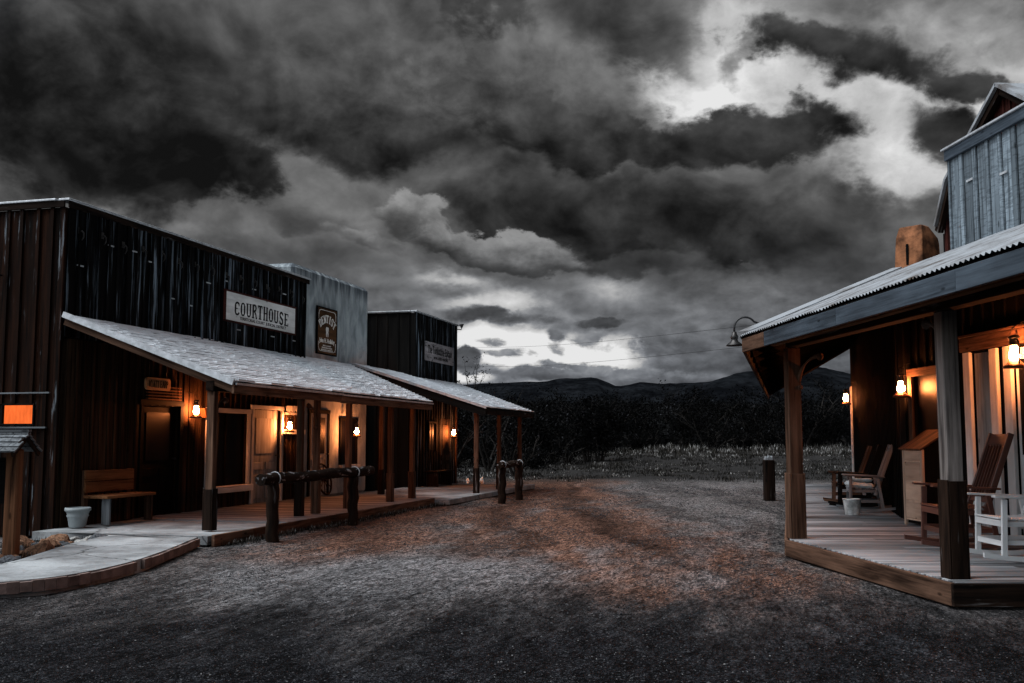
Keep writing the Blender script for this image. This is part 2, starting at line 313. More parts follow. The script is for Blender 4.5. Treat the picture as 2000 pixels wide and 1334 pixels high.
# ---------------------------------------------------------------- mesh builder
I3 = Matrix.Identity(3)
class MB:
    """collects boxes, bars, tubes and lathes; build() links them as ONE mesh object"""
    def __init__(s, xf=None): s.V = []; s.F = []; s.U = []; s.R = []; s.Sm = []; s.xf = xf
    def raw(s, vs, fs, uv=None, rnd=None, smooth=False):
        b = len(s.V); r = random.random() if rnd is None else rnd
        off = Vector((random.random() * 37, random.random() * 37, random.random() * 37))
        for i, v in enumerate(vs):
            v = Vector(v); s.V.append(s.xf @ v if s.xf else v)
            s.U.append((Vector(uv[i]) if uv else v) + off); s.R.append(r)
        for f in fs: s.F.append([b + i for i in f]); s.Sm.append(smooth)
    def box(s, c, size, rot=None, L=None, bev=0, rnd=None):
        """c centre, size full; L = index of the grain axis (longest by default)"""
        h = [x / 2 for x in size]; c = Vector(c); rot = rot or I3
        if L is None: L = max(range(3), key=lambda i: size[i])
        o = [(L + 1) % 3, (L + 2) % 3, L]
        vs = []; uv = []; fs = []
        def add(p): uv.append((p[o[0]], p[o[1]], p[o[2]])); vs.append(c + rot @ Vector(p)); return len(vs) - 1
        sg = [(x, y, z) for x in (-1, 1) for y in (-1, 1) for z in (-1, 1)]
        if not bev:
            for g in sg: add([g[i] * h[i] for i in range(3)])
            fs = [(0, 1, 3, 2), (4, 6, 7, 5), (0, 4, 5, 1), (2, 3, 7, 6), (0, 2, 6, 4), (1, 5, 7, 3)]
        else:
            d = {}
            for g in sg:
                for a in range(3):
                    d[g, a] = add([g[i] * (h[i] if i == a else h[i] - bev) for i in range(3)])
            for a in range(3):
                b_, c_ = (a + 1) % 3, (a + 2) % 3
                for x in (-1, 1):
                    def gg(p, q):
                        g = [0, 0, 0]; g[a] = x; g[b_] = p; g[c_] = q; return tuple(g)
                    fs.append([d[gg(p, q), a] for p, q in ((-1, -1), (1, -1), (1, 1), (-1, 1))])
            for a in range(3):
                b_, c_ = (a + 1) % 3, (a + 2) % 3
                for p in (-1, 1):
                    for q in (-1, 1):
                        g1 = [0, 0, 0]; g1[a] = -1; g1[b_] = p; g1[c_] = q; g2 = list(g1); g2[a] = 1
                        g1, g2 = tuple(g1), tuple(g2)
                        fs.append([d[g1, b_], d[g2, b_], d[g2, c_], d[g1, c_]])
            for g in sg: fs.append([d[g, 0], d[g, 1], d[g, 2]])
        s.raw(vs, fs, uv, rnd)
    def bar(s, p, q, w, h=None, up=(0, 0, 1), bev=0, rnd=None):
        """square bar from p to q, w wide, h high"""
        p, q = Vector(p), Vector(q); z = (q - p); ln = z.length; z.normalize()
        u = Vector(up)
        if abs(u.dot(z)) > .98: u = Vector((1, 0, 0))
        x = u.cross(z).normalized(); y = z.cross(x)
        rot = Matrix((x, y, z)).transposed()
        s.box((p + q) / 2, (w, h or w, ln), rot, 2, bev, rnd)
    def prism(s, poly, axis, d0, d1, rnd=None, L=2):
        """extrude a 2-D outline along an axis (0 x, 1 y, 2 z)"""
        n = len(poly); ix = [i for i in range(3) if i != axis]; vs = []
        for d in (d0, d1):
            for a, b in poly:
                v = [0, 0, 0]; v[ix[0]] = a; v[ix[1]] = b; v[axis] = d; vs.append(v)
        fs = [list(range(n)), list(range(2 * n - 1, n - 1, -1))] + [[i, (i + 1) % n, n + (i + 1) % n, n + i] for i in range(n)]
        o = [(L + 1) % 3, (L + 2) % 3, L]
        s.raw(vs, fs, [(v[o[0]], v[o[1]], v[o[2]]) for v in vs], rnd)
    def tube(s, pts, r, n=8, rnd=None, cap=True, jit=0):
        pts = [Vector(p) for p in pts]; rs = r if isinstance(r, (list, tuple)) else [r] * len(pts)
        vs = []; uv = []; fs = []; ln = 0; x = None
        for i, p in enumerate(pts):
            a = pts[max(0, i - 1)]; b = pts[min(len(pts) - 1, i + 1)]; z = (b - a).normalized()
            if x is None: x = (Vector((0, 0, 1)) if abs(z.z) < .9 else Vector((1, 0, 0))).cross(z).normalized()
            x = (x - z * x.dot(z)).normalized(); y = z.cross(x)
            if i: ln += (p - pts[i - 1]).length
            for j in range(n):
                t = 2 * math.pi * j / n; rr = rs[i] * (1 + (random.uniform(-jit, jit) if jit else 0))
                vs.append(p + (x * math.cos(t) + y * math.sin(t)) * rr); uv.append((math.cos(t) * rs[i], math.sin(t) * rs[i], ln))
        for i in range(len(pts) - 1):
            for j in range(n):
                fs.append([i * n + j, i * n + (j + 1) % n, (i + 1) * n + (j + 1) % n, (i + 1) * n + j])
        s.raw(vs, fs, uv, rnd, True)
        if cap:
            b = len(s.V) - len(vs)
            s.F.append([b + j for j in range(n - 1, -1, -1)]); s.F.append([b + (len(pts) - 1) * n + j for j in range(n)]); s.Sm += [False, False]
    def lathe(s, prof, c=(0, 0, 0), n=20, rnd=None):
        vs = []; fs = []; c = Vector(c)
        for r, z in prof:
            for j in range(n):
                t = 2 * math.pi * j / n; vs.append(c + Vector((r * math.cos(t), r * math.sin(t), z)))
        for i in range(len(prof) - 1):
            for j in range(n): fs.append([i * n + j, i * n + (j + 1) % n, (i + 1) * n + (j + 1) % n, (i + 1) * n + j])
        s.raw(vs, fs, None, rnd, True)
    def build(s, name, m, parent=None, loc=None, recalc=True):
        me = bpy.data.meshes.new(name); inv = None
        if parent is not None: inv = WM[parent.name].inverted()
        elif loc is not None: inv = Matrix.Translation(-Vector(loc))
        V = [inv @ v for v in s.V] if inv else s.V
        me.from_pydata(V, [], s.F); me.polygons.foreach_set('use_smooth', s.Sm)
        a = me.attributes.new('uvw', 'FLOAT_VECTOR', 'POINT'); a.data.foreach_set('vector', [x for u in s.U for x in u])
        a = me.attributes.new('rnd', 'FLOAT', 'POINT'); a.data.foreach_set('value', s.R)
        if recalc:
            b = bmesh.new(); b.from_mesh(me); bmesh.ops.recalc_face_normals(b, faces=b.faces); b.to_mesh(me); b.free()
        me.materials.append(M[m] if isinstance(m, str) else m)
        o = bpy.data.objects.new(name, me); S.collection.objects.link(o)
        WM[o.name] = Matrix.Identity(4)
        if parent is not None: o.parent = parent; WM[o.name] = WM[parent.name]
        elif loc is not None: o.location = loc; WM[o.name] = Matrix.Translation(Vector(loc))
        return o
WM = {}
def tag(o, label, cat, group=None):
    o['label'] = label; o['category'] = cat
    if group: o['group'] = group
    return o
def thing(name, label, cat, mw=None, group=None):
    """an Empty at the thing's base that parents its parts"""
    o = bpy.data.objects.new(name, None); S.collection.objects.link(o); o.empty_display_size = .2
    mw = mw or Matrix.Identity(4); o.matrix_world = mw; WM[o.name] = mw.copy()
    return tag(o, label, cat, group)
def structure(o): o['kind'] = 'structure'; return o
def stuff(o): o['kind'] = 'stuff'; return o
def dup(root, mw, label, group=None):
    r = root.copy(); S.collection.objects.link(r); r.matrix_world = mw; r['label'] = label
    if group: r['group'] = group
    for ch in list(root.children):
        c = ch.copy(); S.collection.objects.link(c); c.parent = r
        for g in list(ch.children):
            d = g.copy(); S.collection.objects.link(d); d.parent = c
    return r
def at(x, y, z=0, rz=0, sc=1):
    return Matrix.Translation((x, y, z)) @ Matrix.Rotation(rz, 4, 'Z') @ Matrix.Scale(sc, 4)
# local frames: x towards the street, y along the street away from the camera
LF = at(-6.84, 15.52, 0, R(-15.05))             # left row of buildings, origin at the courthouse corner
RF = at(6.16, 16.2, 0, R(4.27))                 # right porch building, near wall
RF2 = at(6.16, 16.2, 0, R(-15.05))              # right porch building, far wall
# ---------------------------------------------------------------- lettering
ST = .26                                        # stem width in units of the letter width
def arc(cx, cy, rx, ry, a0, a1, n=10): return [(cx + rx * math.cos(R(a0 + (a1 - a0) * i / n)), cy + ry * math.sin(R(a0 + (a1 - a0) * i / n))) for i in range(n + 1)]
GL = {   # strokes: (points, thickness); letters are 1 wide and 2.6 high
 'C': [(arc(.55, 1.95, .40, .55, 20, 180), .24), ([(.15, 1.95), (.15, .65)], .30), (arc(.55, .65, .40, .55, 180, 345), .24), ([(.93, 2.3), (.93, 1.8)], .14), ([(.2, 1.3), (.6, 1.3)], .12)],
 'O': [(arc(.5, 1.9, .36, .58, 0, 180), .20), (arc(.5, .7, .36, .58, 180, 360), .20), ([(.14, 1.95), (.14, .65)], .32), ([(.86, 1.95), (.86, .65)], .32)],
 'U': [([(.15, 2.55), (.15, .65)], .30), ([(.85, 2.55), (.85, .65)], .26), (arc(.5, .68, .36, .58, 180, 360), .20), ([(-.08, 2.52), (.4, 2.52)], .12), ([(.62, 2.52), (1.06, 2.52)], .12)],
 'R': [([(.18, 0), (.18, 2.6)], .32), ([(-.08, .06), (.46, .06)], .12), (arc(.45, 1.95, .38, .58, -90, 90), .24), ([(.0, 2.53), (.5, 2.53)], .14), ([(.2, 1.37), (.5, 1.37)], .12), ([(.48, 1.37), (.82, .7), (.9, .05), (1.08, .05)], .24)],
 'T': [([(.5, 0), (.5, 2.5)], .34), ([(.2, .06), (.8, .06)], .12), ([(.0, 2.5), (1.0, 2.5)], .2), ([(.04, 2.5), (.04, 2.1)], .12), ([(.96, 2.5), (.96, 2.1)], .12)],
 'H': [([(.17, 0), (.17, 2.6)], .30), ([(.83, 0), (.83, 2.6)], .30), ([(.2, 1.35), (.8, 1.35)], .16)] + [([(a, b), (a + .42, b)], .12) for a in (-.04, .62) for b in (.06, 2.54)],
 'S': [(arc(.5, 1.95, .36, .58, 25, 240), .26), ([(.26, 1.55), (.74, 1.05)], .32), (arc(.5, .65, .36, .58, 60, -155), .26), ([(.9, 2.5), (.9, 1.9)], .12), ([(.1, .7), (.1, .1)], .12)],
 'E': [([(.2, 0), (.2, 2.6)], .32), ([(-.04, .08), (.94, .08)], .16), ([(-.04, 2.52), (.94, 2.52)], .16), ([(.2, 1.35), (.68, 1.35)], .14), ([(.92, .08), (.92, .6)], .12), ([(.92, 2.52), (.92, 2.05)], .12), ([(.66, 1.1), (.66, 1.6)], .10)],
 'D': [([(.2, 0), (.2, 2.6)], .32), (arc(.42, 1.9, .44, .62, 0, 90), .24), (arc(.42, .7, .44, .62, 270, 360), .24), ([(.86, 1.92), (.86, .68)], .30), ([(-.02, .08), (.45, .08)], .14), ([(-.02, 2.52), (.45, 2.52)], .14)],
 'N': [([(.14, 0), (.14, 2.6)], .24), ([(.88, 0), (.88, 2.6)], .24), ([(.16, 2.5), (.86, .1)], .30), ([(-.06, .06), (.36, .06)], .12), ([(.66, 2.54), (1.08, 2.54)], .12)],
 'I': [([(.5, 0), (.5, 2.6)], .36), ([(.2, .06), (.8, .06)], .12), ([(.2, 2.54), (.8, 2.54)], .12)],
 'W': [([(.02, 2.6), (.26, .1)], .24), ([(.26, .1), (.5, 2.2)], .18), ([(.5, 2.2), (.76, .1)], .24), ([(.76, .1), (.98, 2.6)], .18)],
 'Y': [([(.06, 2.6), (.5, 1.2)], .28), ([(.94, 2.6), (.5, 1.2)], .2), ([(.5, 1.3), (.5, 0)], .32)],
 'A': [([(.06, 0), (.5, 2.6)], .2), ([(.5, 2.6), (.94, 0)], .32), ([(.22, .8), (.8, .8)], .14)],
 'P': [([(.2, 0), (.2, 2.6)], .32), (arc(.45, 1.9, .40, .62, -90, 90), .24), ([(.0, 2.53), (.5, 2.53)], .14), ([(.2, 1.28), (.5, 1.28)], .12), ([(-.04, .06), (.46, .06)], .12)],
}
FRM = {'x': Matrix(((0, 0, 1), (1, 0, 0), (0, 1, 0)))}      # text plane (right, up, out) -> (y, z, x)
def letters(mb, word, place, h, lw, gap, depth):
    """raised painted letters; place maps (right, up) in sign units to the sign plane (local y, z); x is the outward offset"""
    x0 = 0; kk = 0
    for ch in word:
        if ch == ' ': x0 += lw * .6; continue
        for pts, th in GL[ch]:
            for i in range(len(pts) - 1):
                (a, b), (c, d) = pts[i], pts[i + 1]
                p = Vector((x0 + a * lw, b * h / 2.6)); q_ = Vector((x0 + c * lw, d * h / 2.6))
                dv = (q_ - p)
                if dv.length < 1e-6: continue
                dv.normalize(); nv = Vector((-dv.y, dv.x)) * th * lw / 2; ex = dv * (th * lw * .12)
                quad = [p - ex + nv, q_ + ex + nv, q_ + ex - nv, p - ex - nv]
                kk += 1; x1 = depth[1] + .00012 * (kk % 9)
                vs = [];
                for xx in (depth[0], x1):
                    for w in quad:
                        yy, zz = place(w.x, w.y); vs.append((xx, yy, zz))
                mb.raw(vs, [(0, 1, 2, 3), (7, 6, 5, 4), (0, 4, 5, 1), (1, 5, 6, 2), (2, 6, 7, 3), (3, 7, 4, 0)], None, .5)
        x0 += lw * gap
    return x0
def typed(mb, text, size, cx, cy, xo, wid=None, bold=.0, depth=.004):
    """small lettering set with the built-in face, centred on local (y=cx, z=cy) and squeezed to a width"""
    cu = bpy.data.curves.new('lettering', 'FONT'); cu.body = text; cu.size = size; cu.align_x = 'CENTER'; cu.align_y = 'CENTER'
    cu.extrude = depth / 2; cu.offset = bold; cu.resolution_u = 3
    o = bpy.data.objects.new('lettering', cu); S.collection.objects.link(o)
    me = bpy.data.meshes.new_from_object(o.evaluated_get(bpy.context.evaluated_depsgraph_get()))
    bpy.data.objects.remove(o); bpy.data.curves.remove(cu)
    xs = [v.co.x for v in me.vertices]; sx = wid / (max(xs) - min(xs)) if wid else 1
    mb.raw([(xo + v.co.z, cx + v.co.x * sx, cy + v.co.y) for v in me.vertices], [list(p.vertices) for p in me.polygons], None, .5)
    bpy.data.meshes.remove(me)
# ---------------------------------------------------------------- carpentry shared by the buildings
def boards(mb, y0, y1, z0, z1, x, w=.26, th=.025, batten=.045, bth=.022, jit=.006, ax='y', sgn=1, strips=0, z1f=None, holes=()):
    """board and batten wall in the local plane x (or y if ax is 'x'), facing +"""
    u = y0; i = 0
    def put(u0, u1, za, zb, d, t, rn=None):
        if u1 - u0 < .004 or zb - za < .004: return
        if ax == 'y': mb.box((x + sgn * (d + t / 2), (u0 + u1) / 2, (za + zb) / 2), (t, u1 - u0, zb - za), None, 2, 0, rn)
        else: mb.box(((u0 + u1) / 2, x + sgn * (d + t / 2), (za + zb) / 2), (u1 - u0, t, zb - za), None, 2, 0, rn)
    def span(u0, u1, d, t, rn=None):
        zt = z1f((u0 + u1) / 2) if z1f else z1
        segs = [(z0, zt)]
        for (h0, h1, hz0, hz1) in holes:
            if u1 > h0 + .01 and u0 < h1 - .01:
                ns = []
                for a, b in segs:
                    if hz0 > a: ns.append((a, min(b, hz0)))
                    if hz1 < b: ns.append((max(a, hz1), b))
                segs = ns
        for a, b in segs: put(u0, u1, a, b, d, t, rn)
    while u < y1 - .01:
        e = min(y1, u + w * random.uniform(.85, 1.15))
        # cut boards at hole edges so openings stay clean
        cuts = [u] + sorted(c for h in holes for c in h[:2] if u + .01 < c < e - .01) + [e]
        rn = random.random(); d = random.uniform(0, jit)
        for a, b in zip(cuts, cuts[1:]): span(a + .002, b - .002, d, th, rn)
        if batten and e < y1 - .03: span(e - batten / 2, e + batten / 2, th + .004, bth)
        u = e
def shingles(mb, P, nrow, tab=.24, th=.022):
    """courses of tabs over the quad P(u, v): u along the eave 0..1, v from the eave 0 to the wall 1"""
    for r_ in range(nrow):
        v0 = r_ / nrow; v1 = min(1, (r_ + 1.25) / nrow)
        a, b = P(0, v0), P(1, v0); n = max(1, int((b - a).length / tab)); sh = random.random()
        nrm = (P(1, v0) - P(0, v0)).cross(P(0, v1) - P(0, v0)).normalized()
        if nrm.z < 0: nrm = -nrm
        for i in range(-1, n + 1):
            u0 = max(0, (i + sh) / n); u1 = min(1, (i + 1 + sh) / n - .016 * 1.0 / max(n, 12) * 2)
            if u1 - u0 < .0005: continue
            lift = th * random.uniform(1.3, 1.9)
            q4 = [P(u0, v0) + nrm * lift, P(u1, v0) + nrm * lift, P(u1, v1) + nrm * .002, P(u0, v1) + nrm * .002]
            vs = q4 + [p - nrm * th for p in q4]
            mb.raw(vs, [(0, 1, 2, 3), (4, 7, 6, 5), (0, 4, 5, 1), (1, 5, 6, 2), (2, 6, 7, 3), (3, 7, 4, 0)])
def slab4(mb, q4, th, rnd=None):
    q4 = [Vector(p) for p in q4]; nrm = (q4[1] - q4[0]).cross(q4[3] - q4[0]).normalized()
    if nrm.z < 0: nrm = -nrm
    vs = q4 + [p - nrm * th for p in q4]
    mb.raw(vs, [(0, 1, 2, 3), (4, 7, 6, 5), (0, 4, 5, 1), (1, 5, 6, 2), (2, 6, 7, 3), (3, 7, 4, 0)], None, rnd)
def post_part(root, xf, x, y, z0, z1, w=.15, sleeve=.62, sw=.2, m='timber', bracket=None, sm='darktimber', dz=0):
    p = MB(xf); p.box((x, y, (z0 + z1) / 2), (w, w, z1 - z0), None, 2, .008); po = p.build('post', m, root)
    if sleeve:
        s_ = MB(xf)
        t = .018
        for d in (-1, 1):
            s_.box((x + d * (w / 2 + t / 2 + .001), y, z0 + sleeve / 2), (t, w + 2 * t - .002, sleeve), None, 2, .005)
            s_.box((x, y + d * (w / 2 + t / 2 + .001), z0 + sleeve / 2 - .004), (w - .004, t, sleeve - .012), None, 2, .004)
        s_.build('sleeve', sm, po)
    if bracket:
        b = MB(xf); bx, by = bracket
        pts = []
        for i in range(9):
            a = R(90 * i / 8); pts.append((x + bx * (w / 2 + .30 * (1 - math.cos(a))), y + by * (w / 2 + .30 * (1 - math.cos(a))), z1 - .47 + .36 * math.sin(a)))
        b.tube(pts, [.022 + .010 * math.sin(i) for i in range(9)], 6)
        e = Vector(pts[-1]); b.lathe([(.001, -.05), (.035, -.035), (.045, 0), (.035, .035), (.001, .05)], e + Vector((0, 0, -.01)), 10)
        b.lathe([(.001, -.04), (.03, -.02), (.036, 0), (.03, .02), (.001, .04)], Vector(pts[0]) + Vector((bx * .02, by * .02, -.03)), 10)
        b.build('bracket', m, po)
    return po
def lantern(mw, label, arm, group='kerosene style porch lanterns'):
    """hurricane lantern hung from an iron arm; local +x points away from its wall, wall at x = -arm"""
    r = thing('lantern', label, 'lantern', Matrix.Identity(4), group)
    b = MB(); b.lathe([(.001, -.125), (.10, -.125), (.115, -.12), (.112, -.105), (.085, -.085), (.06, -.06), (.045, -.045), (.001, -.045)]); b.build('base', 'lanternbase', r)
    g = MB(); g.lathe([(.001, -.044), (.038, -.043), (.052, -.02), (.054, .0), (.046, .035), (.034, .075), (.03, .10), (.001, .10)]); g.build('globe', 'globe', r)
    c = MB(); c.lathe([(.001, .101), (.042, .101), (.048, .108), (.044, .115), (.044, .17), (.05, .175), (.062, .185), (.045, .2), (.02, .21), (.001, .21)]); c.build('cap', 'tin', r)
    f = MB()
    for sg in (-1, 1):
        f.tube([(0, sg * .046, .165), (0, sg * .078, .14), (0, sg * .083, .05), (0, sg * .078, -.06), (0, sg * .07, -.1)], .009, 8)
    for zz, rr in ((-.01, .058), (.045, .047)):
        f.tube([(rr * math.cos(R(t)), rr * math.sin(R(t)), zz) for t in range(0, 361, 30)], .0025, 5)
    f.build('frame', 'tin', r)
    h = MB(); h.tube([(0, .08 * math.cos(R(t)), .15 + .13 * math.sin(R(t))) for t in range(0, 181, 20)], .003, 5); h.build('handle', 'iron', r)
    a = MB(); a.tube([(-arm, 0, .33), (-arm * .55, 0, .35), (-arm * .2, 0, .33), (0, 0, .285), (.012, 0, .275), (.014, 0, .295)], .006, 6); a.box((-arm + .006, 0, .31), (.012, .05, .12), None, 2, .003); a.build('hook', 'iron', r)
    r.matrix_world = mw; WM[r.name] = mw
    return r
# ================================================================ LEFT ROW
# ---- courthouse: black board front, brown end wall, shingled porch
ch = thing('courthouse_building', 'dark board building with COURTHOUSE sign and long shingled porch roof', 'building', LF)
L0, L1, L2, L3 = -6.2, 0.0, 0.0, 8.05
doorA, winA, doorB = (1.98, 3.06, 0, 2.02), (4.04, 5.47, .55, 1.95), (5.71, 6.89, 0, 2.05)
m = MB(LF); boards(m, 0, 8.05, 3.0, 5.0, 0, w=.235, batten=.055, bth=.036, jit=.022); m.box((-.06, 4.025, 4.0), (.1, 8.05, 2.0), None, 2); m.build('wall', 'facade', ch)
m = MB(LF); boards(m, 0.09, 8.05, .0, 2.98, 0, w=.20, batten=.04, holes=[doorA, winA, doorB])
boards(m, 0.09, 8.05, .0, 2.98, -.09, w=30, th=.085, batten=0, jit=0, holes=[doorA, winA, doorB]); m.build('porch_wall', 'brown', ch)
m = MB(LF); hl = [(-1.02, -.42, 1.66, 1.98), (-1.75, -1.08, 1.66, 1.98)]
boards(m, L0, -.13, 0, 5.0, 0, w=.27, batten=.06, bth=.036, ax='x', sgn=-1, holes=hl, jit=.012)
m.box((-.055, -.028, 2.5), (.11, .055, 5.0), None, 2, .006)
boards(m, L0, -.13, 0, 5.0, .10, w=30, batten=0, jit=0, th=.095, ax='x', sgn=-1, holes=hl); m.build('side_wall', 'endwood', ch)
m = MB(LF); m.box((L0, 4.0, 2.5), (.12, 8.0, 5.0), None, 2); m.box((-3.1, 8.0, 2.5), (6.0, .1, 5.0), None, 2); m.build('rear_wall', 'black', ch)
m = MB(LF); m.box((-3.1, 4.0, 4.72), (6.0, 7.9, .08)); m.build('roof', 'tin', ch)
m = MB(LF); m.box((-.02, 4.06, 5.115), (.20, 8.28, .035), None, 1, .006); m.box((-3.2, -.03, 5.115), (6.1, .16, .033), None, 0, .006); m.build('coping', 'cap', ch)
m = MB(LF); m.box((.045, 4.06, 5.045), (.03, 8.2, .10), None, 1, .004); m.box((-3.1, -.075, 5.045), (6.2, .03, .10), None, 0, .004); m.build('frieze_board', 'darktimber', ch)
for i in range(13):
    y = .35 + i * .6 + random.uniform(-.12, .12); z = random.choice((4.55, 4.15, 3.95, 3.75, 4.4)) + random.uniform(-.06, .06)
    if 4.3 < y < 7.5 and 3.6 < z < 4.45: z = 4.52 if i % 2 else 3.62
    m = MB(LF); m.box((.058, y, z), (.012, .15, .022), None, 1); m.build('tin_strip', 'cap', ch)
for i in range(15):
    m = MB(LF); y = .22 + i * .54; z0 = 4.66 + .03 * math.sin(i * 2.1)
    m.tube([(.05, y, z0), (.085, y + .01, z0 + .015), (.11, y + .02, z0 - .02), (.10, y + .03, z0 - .08), (.07, y + .03, z0 - .13)], [.008, .012, .013, .012, .006], 6)
    m.box((.055, y, z0 + .02), (.012, .07, .10), None, 2); m.build('board_mark', 'tin', ch)  # added tubes and plates standing in for ragged marks on the boards
# lit window in the end wall
m = MB(LF)
for a, b in ((-1.02, -.42), (-1.75, -1.08)):
    for z in (1.665, 1.975): m.box(((a + b) / 2, -.03, z), (b - a, .05, .03), None, 0)
    for x in (a + .012, b - .012): m.box((x, -.031, 1.82), (.026, .05, .28), None, 2)
w_ = m.build('window', 'black', ch)
for a, b in ((-1.02, -.42), (-1.75, -1.08)):
    m = MB(LF); m.box(((a + b) / 2, .012, 1.82), (b - a, .012, .32)); m.build('pane', 'litpane', w_)
m = MB(LF); m.box((-.95, -.062, 2.145), (1.6, .02, .022), None, 0); m.box((-.95, -.068, 1.62), (1.55, .05, .024), None, 0); m.build('window_trim', 'greywood', ch)
# porch roof
E0, E1, Wb, Wa = Vector((2.9, .09, 2.27)), Vector((2.9, 8.65, 2.27)), Vector((-.3, 11.2, 3.36)), Vector((.05, -.04, 3.33))
def PR1(u, v): return (E0.lerp(E1, u)).lerp(Wa.lerp(Wb, u), v)
m = MB(LF); shingles(m, PR1, 26); m.build('porch_roof', 'shingle', ch)
dn = Vector((0, 0, -.03))
m = MB(LF)
for i in range(22):
    a, b = i / 22, (i + 1) / 22 - .003
    slab4(m, [PR1(0, a) + dn, PR1(1, a) + dn, PR1(1, b) + dn, PR1(0, b) + dn], .02)
m.build('sheathing', 'black', ch)
m = MB(LF); m.bar(PR1(0, 0) + Vector((-.01, -.03, -.005)), PR1(0, 1) + Vector((0, -.03, .0)), .05, .085); m.build('rake_trim', 'cap', ch)
m = MB(LF); m.bar(PR1(0, 0) + Vector((-.03, .02, -.10)), PR1(0, 1) + Vector((0, .02, -.10)), .04, .11); m.build('barge_board', 'timber', ch)
m = MB(LF); m.box((2.915, 1.95, 2.245), (.03, 3.72, .035), None, 1); m.box((2.915, 6.23, 2.235), (.03, 4.85, .03), None, 1); m.build('drip_edge', 'cap', ch)
for y0, y1 in ((.06, 3.76), (3.77, 8.62)):
    m = MB(LF); m.box((2.88 + .012 * (y0 > 1), (y0 + y1) / 2, 2.165 - .012 * (y0 > 1)), (.04, y1 - y0, .125), None, 1, .004); m.build('fascia', 'timber', ch)
for i in range(11):
    m = MB(LF); u = .015 + i * .097; a, b = PR1(u, .01), PR1(u, .97); m.bar(a + Vector((0, 0, -.105)), b + Vector((0, 0, -.105)), .045, .11); m.build('rafter', 'timber', ch)
m = MB(LF); m.bar((2.5, .06, 2.22), (2.5, 8.62, 2.22), .13, .15, bev=.006); m.build('beam', 'darktimber', ch)
for y, bk in ((.16, (0, 1)), (2.98, None), (3.62, (0, -1)), (5.0, None), (7.15, None), (8.45, None)):
    post_part(ch, LF, 2.5, y, .13, 2.145, w=.10 if y > .2 else .12, bracket=bk, sleeve=.60, sm='timber' if y > 3.3 else 'darktimber')
post_part(ch, LF, 1.15, 9.95, .12, 2.7, w=.10, sleeve=.6)
# deck
m = MB(LF); y = 1.80
while y < 8.68:
    w = random.uniform(.13, .15); m.box((1.46, y + w / 2, .115 + random.uniform(-.002, .002)), (2.88, w - .007, .03), None, 0, .003); y += w
m.build('deck', 'deck', ch)
m = MB(LF); m.box((1.4, 5.2, .05), (2.7, 6.8, .095), None, 1); m.build('deck_underslab', 'black', ch)
for a, b in ((-.45, .62), (.625, 4.3), (4.305, 7.6), (7.605, 8.7)):
    m = MB(LF); m.box((2.93, (a + b) / 2, .045), (.05, b - a, .165), None, 1, .006); m.build('edge_board', 'timber', ch)
# openings on the porch
def door(root, xf, y0, y1, z0, z1, x, mm, glass=True, name='door'):
    m = MB(xf); n = 2; cx = (y0 + y1) / 2
    m.box((x - .03, cx, (z0 + z1) / 2), (.04, y1 - y0, z1 - z0), None, 2)
    if not glass: m.box((x + .0, cx, z0 + (z1 - z0) * .72), (.012, (y1 - y0) * .62, (z1 - z0) * .38), None, 2)
    for a, b in ((.10, .44), (.56, .90)):
        for c, d in ((.05, .30), (.36, .44)):
            m.box((x, y0 + (a + b) / 2 * (y1 - y0), z0 + (c + d) / 2 * (z1 - z0)), (.022, (b - a) * (y1 - y0), (d - c) * (z1 - z0)), None, 2, .006)
    dr = m.build(name, mm, root)
    if glass: m = MB(xf); m.box((x - .005, cx, z0 + (z1 - z0) * .73), (.02, (y1 - y0) * .64, (z1 - z0) * .44)); m.build('pane', 'glass', dr)
    m = MB(xf); m.lathe([(.001, -.02), (.022, -.015), (.03, 0), (.022, .015), (.001, .02)], (x + .05, y1 - .09, z0 + .98)); m.box((x + .012, y1 - .09, z0 + .98), (.03, .02, .02)); m.build('handle', 'iron', dr)
    return dr
def trimmed(root, xf, y0, y1, z0, z1, x, mm, w=.09, bottom=True, name='window_frame', th=.045, head=True):
    m = MB(xf)
    for y in (y0 - w / 2, y1 + w / 2): m.box((x + th / 2, y, (z0 + z1) / 2), (th, w, z1 - z0), None, 2, .004)
    if head: m.box((x + th / 2 + .002, (y0 + y1) / 2, z1 + w / 2 + .001), (th, y1 - y0 + 2 * w + .04, w), None, 1, .004)
    o = m.build(name, mm, root)
    if bottom: m = MB(xf); m.box((x + .06, (y0 + y1) / 2, z0 - .07), (.12, y1 - y0 + 2 * w + .06, .13), None, 1, .006); m.build('sill', 'trim', o)
    return o
door(ch, LF, 1.98, 3.06, .12, 2.0, 0, 'black')
trimmed(ch, LF, 1.98, 3.06, .12, 2.03, .05, 'black', bottom=False, name='door_frame')
m = MB(LF)
for i in range(5): m.box((.085, 2.55, 2.14 + i * .052), (.05, 1.0, .02), None, 1)
m.build('louvre', 'pine', ch)
m = MB(LF); m.box((-.02, 4.755, 1.25), (.02, 1.45, 1.42)); pw = trimmed(ch, LF, 4.04, 5.47, .55, 1.95, .05, 'trim'); m.build('pane', 'glass', pw)
m = MB(LF); m.box((.0, 4.755, 1.25), (.03, .03, 1.4), None, 2); m.build('glazing_bar', 'black', pw)
door(ch, LF, 5.71, 6.89, .12, 2.05, .0, 'door', glass=False)
trimmed(ch, LF, 5.71, 6.89, .12, 2.06, .05, 'trim', w=.08, bottom=False, name='door_frame')
m = MB(LF); m.box((.10, 7.48, 1.60), (.06, .92, .10), None, 1, .004); m.box((.08, 7.48, 2.0), (.04, .92, .05), None, 1)
for i in range(4): m.prism([(7.10 + i * .22, 2.17), (7.30 + i * .22, 2.17), (7.30 + i * .22, 2.08), (7.24 + i * .22, 2.03), (7.16 + i * .22, 2.03), (7.10 + i * .22, 2.08)], 0, .075, .095)
m.build('hatch_trim', 'trim', ch)
